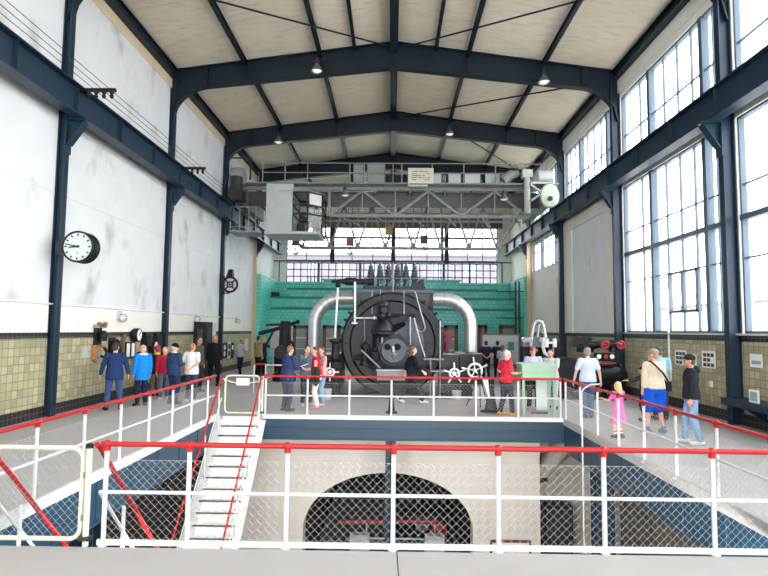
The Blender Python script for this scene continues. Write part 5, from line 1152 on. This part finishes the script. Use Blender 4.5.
def person(label, px, py, hpy, yaw, top, legs_col, arms=('down', 'down'), sleeve='long', hair='short', hair_col=(70, 54, 44), skin=SK, shoes=(60, 56, 54), stance='stand',
           lean=0.0, look=(0, 0), bulk=1.0, hood=False, short_legs=False, sole=None, hem=0.86, collar=None, kid=False, pants_w=1.0, socks=None, skirt=None, at_y=None, height=None, hat_col=(24, 24, 28), scarf=None, vest=None):
    b = at(px, py, Z=0) if at_y is None else Vector((at(px, 330, Y=at_y).x, at_y, 0))
    h = height or at(px, hpy, Y=b.y).z
    h = max(0.8, h); s = h / 1.75
    root = bpy.data.objects.new('person', None); COL.objects.link(root); root.location = b; root.rotation_euler = (0, 0, math.radians(yaw)); root.empty_display_size = 0.2
    tag(root, label, 'person')
    hs = 1.22 if kid else 1.0
    lr = math.radians(lean); PV = Vector((0, 0, 0.95))
    RL = Matrix.Rotation(-lr, 3, 'X')
    T = lambda p: (PV + RL @ (Vector(p) - PV)) if Vector(p).z > 0.80 else Vector(p)
    # joints -----------------------------------------------------
    hipx = 0.085
    foot = {'stand': ((0.11, 0.0), (-0.11, 0.02)), 'wide': ((0.17, 0.0), (-0.17, 0.02)), 'walk': ((0.06, 0.36), (-0.06, -0.34)), 'step': ((0.11, 0.14), (-0.11, -0.10)), 'close': ((0.07, 0.01), (-0.07, 0.0))}[stance]
    J = {}
    for sx, (fx, fy) in zip((1, -1), foot):
        hip = Vector((sx * hipx, 0, 0.90)); az = 0.085 + (0.05 if fy < -0.2 else 0)
        ank = Vector((fx, fy - 0.02, az)); d = ank - hip; L1, L2 = 0.425, 0.405; D = min(d.length, L1 + L2 - 0.002)
        ca = (L1 * L1 + D * D - L2 * L2) / (2 * L1 * D); an = math.acos(max(-1, min(1, ca)))
        u = d.normalized(); f = Vector((sx * 0.1, 1, 0)); f = (f - u * f.dot(u)).normalized()
        knee = hip + u * L1 * math.cos(an) + f * L1 * math.sin(an)
        tilt = 0.35 if fy < -0.2 else 0.0
        fd = Vector((sx * 0.22, 1, -tilt)).normalized()
        J[sx] = dict(hip=hip, knee=knee, ank=ank, toe=ank + fd * 0.16 - Vector((0, 0, 0.045)), heel=ank - fd * 0.05 - Vector((0, 0, 0.035 - tilt * 0.05)))
        sh = T((sx * 0.185, 0.0, 1.425)); up, fo = ARMS[arms[0] if sx > 0 else arms[1]]
        up = (RL @ Vector((sx * up[0], up[1], up[2]))).normalized(); fo = (RL @ Vector((sx * fo[0], fo[1], fo[2]))).normalized()
        el = sh + up * 0.29; wr = el + fo * 0.25
        J[sx].update(sh=sh, el=el, wr=wr, fo=fo)
    ly, lp = math.radians(look[0]), math.radians(look[1])
    RH = Matrix.Rotation(ly, 3, 'Z') @ Matrix.Rotation(lp, 3, 'X')
    nb = T((0, -0.01, 1.47)); HC = nb + (RL @ Vector((0, 0.02, 0.0))) + Vector((0, 0.02 if lean < 20 else 0.05, 0.155))
    HD = lambda p: HC + RH @ (Vector(p) * hs)
    # body ---------------------------------------------------------
    lk = 1.0 if (short_legs or skirt) else 0.74
    m = MB(); bk = 1 + (bulk - 1) * 0.9
    m.loft([ringpts(T, z, rx, ry * bk, cy) for z, rx, ry, cy in ((0.84, 0.13, 0.09, 0), (0.92, 0.160, 0.105, 0), (1.04, 0.145, 0.10, 0.0), (1.14, 0.14, 0.10, 0.0), (1.27, 0.16, 0.115, 0), (1.37, 0.165, 0.105, -0.005), (1.44, 0.12, 0.075, -0.01), (1.48, 0.06, 0.058, -0.01))])
    m.capsule(nb - Vector((0, 0, 0.03)), 0.058, HC - Vector((0, 0.015, 0.06)), 0.052)
    m.ball(HD((0, -0.012, 0.02)), Vector((0.076, 0.096, 0.10)) * hs, 20, 14, RH); m.ball(HD((0, 0.022, -0.045)), Vector((0.058, 0.068, 0.066)) * hs, 16, 10, RH)
    m.ball(HD((0, 0.088, -0.012)), Vector((0.013, 0.022, 0.024)) * hs, 10, 8, RH); m.ball(HD((0, 0.082, 0.03)), Vector((0.05, 0.012, 0.012)) * hs, 10, 6, RH); m.ball(HD((0, 0.077, -0.055)), Vector((0.024, 0.012, 0.012)) * hs, 10, 6, RH)
    for sx in (1, -1):
        m.ball(HD((sx * 0.078, -0.012, -0.005)), Vector((0.012, 0.022, 0.034)) * hs, 8, 8, RH)
        j = J[sx]
        m.limb([j['hip'] + Vector((0, 0, -0.01)), j['knee'], j['ank']], [0.086 * lk, 0.053 * lk, 0.034])
        cm = j['knee'].lerp(j['ank'], 0.28) + Vector((0, -0.018, 0)); m.ball(cm, Vector((0.050, 0.052, 0.10)) * lk, 10, 8)
        m.limb([j['heel'] + Vector((0, 0, 0.03)), j['toe'] + Vector((0, 0, 0.015)) - (j['toe'] - j['heel']) * 0.1], [0.028, 0.024])
        m.capsule(T((sx * 0.10, 0, 1.42)), 0.06, j['sh'], 0.055); m.limb([j['sh'], j['el'], j['wr']], [0.049, 0.040, 0.026])
        # hand: palm, four fingers of unequal length and a thumb from the side of the palm
        fo = j['fo']; side = Vector((0, 1, 0)) - fo * fo.y
        side = side.normalized() if side.length > 0.3 else (Vector((-sx, 0, 0.3)) - fo * fo.dot(Vector((-sx, 0, 0.3)))).normalized()
        nrm = fo.cross(side).normalized() * (1 if fo.cross(side).x * sx < 0 else -1)
        k0 = j['wr'] + fo * 0.085
        for q in (-0.027, 0, 0.027): m.capsule(j['wr'] + side * q * 0.7 + fo * 0.01, 0.018, k0 + side * q, 0.015, 8)
        for q, L in ((0.034, 0.074), (0.0115, 0.084), (-0.0115, 0.078), (-0.034, 0.060)):
            a = k0 + side * q - fo * 0.015; d1 = (fo + nrm * 0.25).normalized(); d2 = (fo * 0.8 + nrm * 0.7).normalized()
            m.capsule(a, 0.0105, a + d1 * L * 0.6, 0.0095, 8); m.capsule(a + d1 * L * 0.6, 0.0095, a + d1 * L * 0.6 + d2 * L * 0.5, 0.0085, 8)
        a = j['wr'] + side * 0.028 + fo * 0.03; d1 = (fo * 0.75 + side * 0.6 + nrm * 0.25).normalized()
        m.capsule(a, 0.014, a + d1 * 0.04, 0.011, 8); m.capsule(a + d1 * 0.04, 0.011, a + d1 * 0.04 + (fo + nrm * 0.4).normalized() * 0.032, 0.0095, 8)
    def finish(mb, nm, mats, vox, it, parent, fac=0.5):
        me = remesh(mb.mesh(nm, mats), vox, it, fac)
        if s != 1: me.transform(Matrix.Scale(s, 4))
        o = bpy.data.objects.new(nm, me); COL.objects.link(o); o.parent = parent
        return o
    body = finish(m, 'body', [skinm(skin), EYEM, LIPM], 0.0085, 3, root)
    for p in body.data.polygons:
        c = RH.transposed() @ (p.center / s - HC) / hs
        if c.y > 0.055:
            if abs(c.z - 0.012) < 0.009 and 0.018 < abs(c.x) < 0.044: p.material_index = 1
            elif abs(c.z + 0.055) < 0.008 and abs(c.x) < 0.025: p.material_index = 2
    # trousers / shorts ---------------------------------------------
    m = MB(); pw = pants_w
    if not skirt:
        m.loft([ringpts(T, z, rx * (0.5 + bulk / 2), ry * bk) for z, rx, ry in ((0.80, 0.135, 0.11), (0.88, 0.185, 0.130), (0.98, 0.178, 0.122), (1.06, 0.168, 0.118))])
        for sx in (1, -1):
            j = J[sx]; h0 = j['hip'] + Vector((sx * 0.012, 0, 0.0))
            if short_legs: kn = j['hip'].lerp(j['knee'], 0.86); m.limb([h0, kn], [0.105 * pw * bk, 0.098 * pw * bk])
            else:
                m.limb([h0, j['knee'], j['ank'] + Vector((0, 0, 0.02))], [0.103 * bk, 0.078 * pw, 0.062 * pw]); m.ball(j['knee'], 0.083 * pw, 14, 10)
        finish(m, 'shorts' if short_legs else 'trousers', cloth(legs_col), 0.014, 4, root)
    # shoes ---------------------------------------------------------
    for sx in (1, -1):
        j = J[sx]; m = MB(); hz = Vector((0, 0, 0.0))
        m.limb([j['heel'] + Vector((0, 0, 0.012)), j['toe'] + Vector((0, 0, 0.004))], [0.048, 0.045]); m.limb([j['heel'].lerp(j['toe'], 0.14) + Vector((0, 0, 0.03)), j['ank'] + Vector((0, 0, 0.03))], [0.05, 0.05])
        zmin = min(v.z for v in m.v)
        for v in m.v: v.z = max(v.z, zmin + 0.012)
        zmin += 0.012
        if foot[0][1] < 0.2 and abs(zmin) < 0.05:
            for v in m.v: v.z -= zmin
        if sx == 1 or True: finish(m, 'shoe', cloth(shoes), 0.011, 2, root)
    if socks:
        for sx in (1, -1):
            j = J[sx]
            for k, c_ in enumerate(socks):
                a = j['ank'].lerp(j['knee'], 0.12 + 0.14 * k); b_ = j['ank'].lerp(j['knee'], 0.24 + 0.14 * k); m = MB().tube([a, b_], 0.05, 12); finish(m, 'sock', cloth(c_), 0.011, 1, root)
    # top ------------------------------------------------------------
    m = MB(); jk = 0.012 if sleeve == 'long' else 0.004
    hz = hem if not skirt else 0.95
    rings = [(hz, 0.198 + jk, 0.148 + jk), (max(hz + 0.05, 0.96), 0.196 + jk, 0.146 + jk), (1.06, 0.184 + jk, 0.138 + jk), (1.16, 0.166 + jk, 0.120 + jk), (1.28, 0.180 + jk, 0.130 + jk), (1.37, 0.182 + jk, 0.120 + jk), (1.44, 0.13 + jk, 0.085 + jk), (1.485, 0.066 + jk, 0.066 + jk)]
    if kid: rings = [(z, rx * 0.92, ry * 1.05) for z, rx, ry in rings]
    if skirt: rings = [(skirt, 0.30, 0.27), (skirt + 0.2, 0.25, 0.21), (0.85, 0.20, 0.155)] + rings
    Tq = lambda p: T(p)
    m.loft([ringpts(Tq, z, rx * (0.45 + 0.55 * bulk), ry * bk, 0.012 * (bulk - 1) * 5 if 0.9 < z < 1.3 else 0, 22) for z, rx, ry in rings])
    for sx in (1, -1):
        j = J[sx]; r0 = 0.068 + jk * 0.6
        m.capsule(T((sx * 0.10, 0, 1.41)), 0.072, j['sh'], r0)
        if sleeve == 'none': continue
        if sleeve == 'short': m.limb([j['sh'], j['sh'].lerp(j['el'], 0.72)], [r0, 0.064])
        else:
            m.limb([j['sh'], j['el'], j['wr'] - j['fo'] * (0.03 if sleeve == 'long' else 0.10)], [r0, 0.059 + jk * 0.4, 0.046])
    if hood: m.ball(T((0, -0.10, 1.45)), (0.11, 0.07, 0.085), 14, 10)
    name_top = 'dress' if skirt else ('jacket' if sleeve == 'long' else 'shirt')
    finish(m, name_top, cloth(top), 0.014, 5, root)
    if collar:
        m = MB().tube([T((0.075 * math.cos(a), 0.07 * math.sin(a) - 0.01, 1.49 + 0.012 * math.sin(a + PI))) for a in [2 * PI * i / 16 for i in range(16)]], 0.022, 8, closed=True); finish(m, 'collar', cloth(collar), 0.01, 2, root)
    # hair, hats -----------------------------------------------------
    hm = mat('hair_%d_%d_%d' % tuple(hair_col), hair_col, 0.6, var=0.2, scale=40)
    m = MB(); E3 = lambda a, b, c: Vector((a, b, c)) * hs
    if hair != 'bald':
        m.ball(HD((0, -0.030, 0.042)), E3(0.084, 0.092, 0.092), 18, 12, RH); m.ball(HD((0, -0.055, -0.01)), E3(0.074, 0.06, 0.085), 16, 10, RH)
        if hair in ('long', 'halflong'):
            m.ball(HD((0, -0.05, -0.03)), E3(0.092, 0.065, 0.12), 16, 10, RH)
            m.capsule(HD((0, -0.075, -0.05)), 0.07 * hs, HD((0, -0.095, -0.24 if hair == 'long' else -0.15)), 0.055 * hs)
        if hair == 'bun': m.ball(HD((0, -0.13, 0.06)), E3(0.045, 0.045, 0.045), 12, 8, RH)
        if hair == 'pony': m.capsule(HD((0, -0.12, 0.03)), 0.03, HD((0, -0.15, -0.15)), 0.02)
        if hair == 'curly':
            for k in range(26):
                t_ = k * 2.399; zc = -0.10 + 0.2 * ((k * 0.618) % 1); rr = 0.088 * math.sqrt(max(0.1, 1 - (zc - 0.02) ** 2 / 0.025)); q = (rr * math.cos(t_), -0.025 + rr * math.sin(t_), zc + 0.02)
                if q[1] < 0.04 or zc > 0.06: m.ball(HD(q), E3(0.045, 0.045, 0.045), 10, 8, RH)
        finish(m, 'hair', hm, 0.010, 2, root)
    else:
        m.ball(HD((0, -0.05, -0.02)), E3(0.074, 0.062, 0.05), 16, 10, RH); finish(m, 'hair', hm, 0.010, 2, root)
    if hat_col and hair.startswith('short') and hair != 'short':
        m = MB(); m.ball(HD((0, -0.02, 0.055)), E3(0.092, 0.108, 0.085), 20, 12, RH)
        if hair == 'short_cap': m.loft([[HD((x, y, z)) for x, y in ((-0.075, 0.05), (0.075, 0.05), (0.06, 0.165), (0.0, 0.185), (-0.06, 0.165))] for z in (0.045, 0.06)])
        if hair == 'short_beanie': m.ball(HD((0, -0.03, 0.03)), E3(0.094, 0.1, 0.09), 18, 10, RH)
        finish(m, 'cap' if hair == 'short_cap' else 'hat', cloth(hat_col), 0.010, 2, root)
    if scarf:
        m = MB().tube([T((0.095 * math.cos(a), 0.09 * math.sin(a) - 0.01, 1.475)) for a in [2 * PI * i / 16 for i in range(16)]], 0.035, 8, closed=True); finish(m, 'hood', cloth(scarf), 0.011, 2, root)
    return root, J, T, s
def wpt(root, p, s):
    return Vector(root.location) + Matrix.Rotation(root.rotation_euler.z, 3, 'Z') @ (Vector(p) * s)
JEANS = (62, 84, 118); NAVYJ = (38, 46, 66); BLK = (30, 30, 34)
# along the clock wall
person('man in navy jacket and blue jeans seen from behind, nearest to the clock', 113, 410, 342.5, 30, (36, 56, 94), (58, 82, 122), ('out', 'out'), hair='short', hair_col=(60, 48, 42), shoes=(40, 44, 56), stance='wide', bulk=1.08, hem=0.78, look=(-15, 0))
person('bald man in bright blue jacket with pale hood and dark trousers', 141, 406, 344.5, 50, (24, 130, 214), (34, 40, 60), ('down', 'down'), hair='bald', hair_col=(200, 190, 180), skin=(226, 160, 140), shoes=(30, 30, 34), hem=0.74, scarf=(225, 228, 228), look=(10, 0))
person('visitor in red cap and black jacket with yellow collar facing the gauges', 155, 396, 346, 55, (30, 32, 34), (110, 98, 84), ('front', 'down'), hair='short_beanie', hat_col=(186, 34, 50), hair_col=(120, 90, 60), shoes=(40, 38, 40), hem=0.78, scarf=(206, 212, 60))
person('blond visitor in red shirt and grey jeans beside the red cap', 163, 399, 347, -150, (176, 40, 58), (96, 104, 116), ('down', 'front'), sleeve='long', hair='long', hair_col=(206, 160, 104), shoes=(200, 190, 176), look=(-30, -10))
person('older man in navy coat and black cap looking down beside the walkway railing', 172.5, 404, 343.5, -25, (44, 62, 96), (36, 50, 84), ('front', 'down'), hair='short_cap', hat_col=(22, 22, 26), hair_col=(190, 186, 180), shoes=(34, 34, 40), hem=0.84, collar=(220, 222, 226), bulk=1.1, look=(-35, -15))
person('man in white T-shirt and dark jeans with hands clasped behind his back', 190.5, 402, 343, -8, (232, 233, 238), (56, 66, 84), ('back', 'back'), sleeve='short', hair='short', hair_col=(166, 116, 80), skin=(222, 168, 142), shoes=(214, 214, 216), bulk=1.12, hem=0.82, stance='stand')
person('dark-haired man in olive shirt leaning out behind the white T-shirt man', 197, 392, 337, -105, (84, 80, 66), (50, 50, 54), ('down', 'down'), hair='short', hair_col=(52, 40, 36), skin=(190, 132, 108), look=(0, 0))
person('bald man dressed all in black seen from behind by the control pillar', 213, 386, 335.5, -5, (24, 24, 28), (26, 26, 30), ('down', 'down'), hair='bald', hair_col=(170, 100, 84), skin=(214, 132, 112), shoes=(24, 24, 26), bulk=1.15, hem=0.76, stance='wide', hood=True)
r, J, T, s = person('woman in light grey sweater with black shoulder bag beside the clock-wall panels', 240, 376, 339.5, 62, (160, 166, 174), (34, 36, 42), ('down', 'bagstrap'), hair='short', hair_col=(150, 96, 64), shoes=(40, 40, 42), hem=0.92, look=(10, 0), stance='step')
t = thing('shoulder_bag', 'black shoulder bag hanging on the woman in light grey', 'bag', wpt(r, (0.2, 0.16, 0.85), s))
q = Vector(t.location); part('pouch', MB().ball(q + Vector((0, 0, 0.0)), (0.14, 0.16, 0.13), 14, 10), BLACK3, t); part('strap', MB().tube([q + Vector((0.02, 0, 0.12)), wpt(r, (0.05, 0.17, 1.2), s), wpt(r, (-0.08, 0.12, 1.47), s), wpt(r, (-0.09, -0.08, 1.46), s), wpt(r, (0.1, -0.17, 1.15), s), q + Vector((0.05, -0.05, 0.1))], 0.014, 6), BLACK3, t)
# by the lever stand
person('man in olive T-shirt and black trousers looking at the lever stand', 257.5, 377, 336, -40, (140, 128, 98), (30, 30, 34), ('down', 'down'), sleeve='short', hair='short', hair_col=(40, 32, 30), skin=(196, 142, 112), stance='stand')
person('blond woman in dark top with blue bag cloth raising an arm by the lever stand', 263, 375.5, 337, -60, (40, 46, 62), (36, 38, 46), ('reach', 'down'), sleeve='short', hair='halflong', hair_col=(196, 150, 96), skin=(210, 154, 124))
person('visitor in black standing in front of the lever stand column', 277, 372, 335, 70, (30, 28, 34), (34, 34, 40), ('front', 'down'), hair='short', hair_col=(40, 30, 28), skin=(180, 110, 92))
# at the railing in front of the machine
r, J, T, s = person('man in dark blue hooded jacket reading a white sheet at the railing', 286, 411, 345.5, -42, (48, 60, 98), (58, 64, 80), ('read', 'read'), hair='short', hair_col=(120, 98, 80), shoes=(70, 74, 90), hood=True, hem=0.78, lean=8, look=(0, -22), bulk=1.12)
hp = (wpt(r, J[1]['wr'] + J[1]['fo'] * 0.14, s) + wpt(r, J[-1]['wr'] + J[-1]['fo'] * 0.14, s)) / 2
solo('leaflet', MB().bar(hp + Vector((-0.10, -0.03, 0.0)), hp + Vector((0.18, 0.03, 0.10)), 0.21, 0.006), PAPER, 'white folded leaflet held by the man in the dark blue hooded jacket', 'leaflet', smooth=False)
person('visitor in grey-blue jacket and dark jeans with one hand at the face', 306, 405.5, 346, -150, (96, 112, 128), (44, 54, 72), ('face', 'down'), hair='short', hair_col=(50, 36, 34), shoes=(206, 204, 204), hem=0.80)
r, J, T, s = person('woman in crimson top and white trousers with dark jacket on her arm', 316.5, 408.5, 347, 100, (186, 26, 66), (228, 222, 210), ('front', 'front'), sleeve='none', hair='long', hair_col=(110, 62, 44), shoes=(196, 160, 150), hem=0.95, lean=6, look=(20, -15))
jp = wpt(r, J[-1]['el'].lerp(J[-1]['wr'], 0.05), s) + Vector((0.02, -0.05, 0)); jm = MB()
jm.loft([[jp + Vector((cx + rx * math.cos(2 * PI * i / 24), ry * math.sin(2 * PI * i / 24) * (1 + 0.35 * math.cos(5 * 2 * PI * i / 24)), z + dz * math.cos(2 * 2 * PI * i / 24))) for i in range(24)] for z, rx, ry, cx, dz in ((0.065, 0.05, 0.03, 0.0, 0), (0.05, 0.11, 0.055, 0.0, 0), (0.0, 0.125, 0.065, 0.0, 0), (-0.2, 0.12, 0.05, 0.01, 0.0), (-0.40, 0.11, 0.045, 0.02, 0.03), (-0.44, 0.05, 0.02, 0.02, 0.03))])
solo('folded_jacket', jm, cloth((44, 50, 44)), 'dark green jacket draped over the arm of the woman in white trousers', 'jacket')
person('brown-haired woman in pink top and light blue jeans beside the woman in white trousers', 321.5, 405.5, 347, 120, (206, 160, 158), (124, 158, 198), ('down', 'front'), sleeve='short', hair='halflong', hair_col=(98, 66, 52), shoes=(206, 170, 160), look=(10, -8))
person('woman all in black striding past the machine in white trainers', 411, 403.5, 346.5, -78, (28, 30, 36), (42, 46, 56), ('swingf', 'swingb'), sleeve='mid', hair='halflong', hair_col=(128, 84, 58), shoes=(226, 228, 230), stance='walk', lean=5, skin=(228, 176, 152), hem=0.9)
# by the notice board and the desk
person('man in dark clothes with hands behind his back at the notice board', 486, 372, 338, 0, (36, 42, 62), (34, 38, 52), ('back', 'back'), sleeve='short', hair='short', hair_col=(40, 32, 30), height=1.74, at_y=26.3)
person('man in dark clothes at the notice board beside the woman in pale grey', 497.5, 371.5, 338, -20, (38, 42, 58), (34, 38, 52), ('hip', 'down'), sleeve='short', hair='short', hair_col=(36, 30, 30), height=1.74, at_y=26.5)
person('woman with brown hair in pale grey T-shirt facing the notice board', 502.5, 378, 342, -15, (176, 182, 186), (60, 62, 70), ('front', 'front'), sleeve='short', hair='halflong', hair_col=(130, 86, 62), height=1.62, at_y=24.0)
person('grey-haired man in red polo shirt and dark trousers with yellow shoes', 505.5, 411.5, 346.5, -72, (206, 52, 72), (44, 48, 66), ('front', 'hip'), sleeve='short', hair='short', hair_col=(206, 198, 190), skin=(224, 164, 138), shoes=(214, 166, 44), bulk=1.12, lean=3, stance='step', hem=0.88, at_y=14.95, height=1.70)
person('woman with curly red hair in pale blue top reading behind the green desk', 532.5, 410.5, 348, 178, (186, 196, 214), (44, 44, 54), ('front', 'front'), sleeve='mid', hair='curly', hair_col=(132, 52, 44), shoes=(222, 190, 186), look=(0, -28), lean=5, at_y=16.1, height=1.76)
person('dark-haired woman in pale top leaning on the end of the green desk', 551.5, 409.5, 353, 150, (198, 202, 206), (190, 202, 204), ('face', 'lean'), sleeve='short', hair='long', hair_col=(58, 38, 34), shoes=(70, 66, 64), lean=14, look=(10, -20), height=1.72, at_y=16.35)
# along the window walkway
person('grey-haired man in pale blue short-sleeved shirt and jeans watching the pump exhibit', 588.5, 418, 347.5, -2, (196, 208, 226), (70, 92, 126), ('out', 'out'), sleeve='short', hair='short', hair_col=(146, 138, 128), shoes=(74, 70, 70), bulk=1.1, hem=0.90, stance='close')
person('little blond girl in pink dress and striped socks holding the railing', 619, 438, 382.5, 22, (232, 106, 180), (200, 90, 160), ('rail', 'rail'), sleeve='short', hair='long', hair_col=(228, 196, 140), skin=(238, 196, 172), shoes=(70, 60, 66), kid=True, skirt=0.46, socks=((240, 240, 240), (206, 50, 70), (240, 240, 240), (206, 50, 70)))
r, J, T, s = person('stout man in beige shirt and bright blue shorts with a black strap across his back', 655.5, 433, 349, 8, (214, 202, 176), (28, 84, 200), ('front', 'down'), sleeve='mid', hair='short_cap', hat_col=(160, 148, 128), hair_col=(170, 150, 130), skin=(230, 160, 136), shoes=(90, 130, 160), short_legs=True, bulk=1.38, hem=0.92, stance='wide', look=(35, 0), pants_w=1.05)
t = thing('crossbody_bag', 'black crossbody bag with strap across the beige shirt', 'bag', wpt(r, (0.30, 0.02, 0.98), s))
q = Vector(t.location); part('pouch', MB().box(q.x - 0.04, q.x + 0.05, q.y - 0.12, q.y + 0.12, q.z - 0.12, q.z + 0.1), BLACK3, t, False)
part('strap', MB().tube([q + Vector((0, -0.05, 0.1)), wpt(r, (0.22, -0.13, 1.10), s), wpt(r, (0.08, -0.195, 1.26), s), wpt(r, (-0.06, -0.165, 1.41), s), wpt(r, (-0.11, -0.06, 1.50), s), wpt(r, (-0.09, 0.1, 1.46), s), wpt(r, (0.08, 0.2, 1.25), s), q + Vector((0, 0.08, 0.1))], 0.02, 6), BLACK3, t)
person('man in light blue T-shirt with grey cap mostly hidden behind the beige shirt', 661, 420, 346.5, -10, (150, 200, 216), (70, 74, 84), ('down', 'down'), sleeve='short', hair='short_cap', hat_col=(96, 94, 90), hair_col=(120, 110, 100))
person('dark-capped visitor in black spotted trousers reaching an arm out towards the girl', 645, 421, 366.5, 80, (60, 62, 70), (40, 40, 44), ('reach', 'down'), sleeve='mid', hair='short_cap', hat_col=(28, 30, 40), hair_col=(40, 34, 34), shoes=(50, 50, 54))
person('man in black jacket, dark cap and light jeans by the photo posters', 693, 444, 354.5, 68, (42, 45, 52), (130, 162, 196), ('down', 'down'), hair='short_cap', hat_col=(46, 44, 46), hair_col=(90, 80, 74), skin=(216, 150, 130), shoes=(214, 214, 216), hood=True, hem=0.88, look=(5, 0), bulk=1.05, stance='step')
# ------------------------------------------------------------------ outside, daylight, exposure
struct('ground', MB().box(14, 120, -80, 160, -1.2, -1.0).box(-60, 14, 44, 160, -1.2, -1.0), mat('pale_yard', (190, 190, 186), 0.9))
def building(label, x0, x1, y0, y1, z1, face, rows, cols, wallc):
    t = thing('building', label, 'building', ((x0 + x1) / 2, (y0 + y1) / 2, -1.0))
    part('walls', MB().box(x0, x1, y0, y1, -1, z1), wallc, t, False); part('roof', MB().box(x0 - 0.4, x1 + 0.4, y0 - 0.4, y1 + 0.4, z1, z1 + 0.4), mat('far_roof', (110, 104, 112), 0.8), t, False)
    for r_ in range(rows):
        for c_ in range(cols):
            z = -1 + (z1 + 1) * (r_ + 0.35) / rows
            if face == 'X': L = (y1 - y0) / cols; u = y0 + L * (c_ + 0.3); m = MB().box(x0 - 0.05, x0 + 0.1, u, u + L * 0.4, z, z + (z1 + 1) / rows * 0.5)
            else: L = (x1 - x0) / cols; u = x0 + L * (c_ + 0.3); m = MB().box(u, u + L * 0.4, y0 - 0.05, y0 + 0.1, z, z + (z1 + 1) / rows * 0.5)
            part('window', m, mat('far_window', (120, 128, 140), 0.3), t, False)
building('pale low building seen through the windows of the long glazed wall', 45, 60, 30, 95, 6.0, 'X', 2, 10, mat('far_wall', (190, 188, 188), 0.9))
building('pale mauve industrial building seen through the end windows', -24, 19, 85, 100, 13.5, 'Y', 3, 9, mat('far_mauve_wall', (100, 95, 104), 0.9))
# unseen tube lamps added under the near platform to brighten the basement
for k, x in enumerate((-2.2, 0.6, 3.4)):
    t_ = thing('fill_tube_lamp', 'added white fill tube lamp on the basement ceiling under the near platform', 'lamp', (x, 5.2, -0.46), 'added fill tubes in the basement')
    part('housing', MB().box(x - 0.8, x + 0.8, 5.1, 5.3, -0.36, -0.30), WHITE, t_, False); part('tube', MB().tube([(x - 0.75, 5.2, -0.41), (x + 0.75, 5.2, -0.41)], 0.04, 10), emit('fill_tube_glow', (255, 248, 238), 560.0), t_)
w = bpy.data.worlds.new('sky'); sc.world = w; w.use_nodes = True
nt = w.node_tree; bg = nt.nodes['Background']; bg.inputs['Color'].default_value = (0.94, 0.97, 1.0, 1); bg.inputs['Strength'].default_value = 9.0
sc.view_settings.view_transform = 'Standard'; sc.view_settings.look = 'None'; sc.view_settings.gamma = 1.0; sc.view_settings.use_curve_mapping = False
sc.view_settings.exposure = 0.06
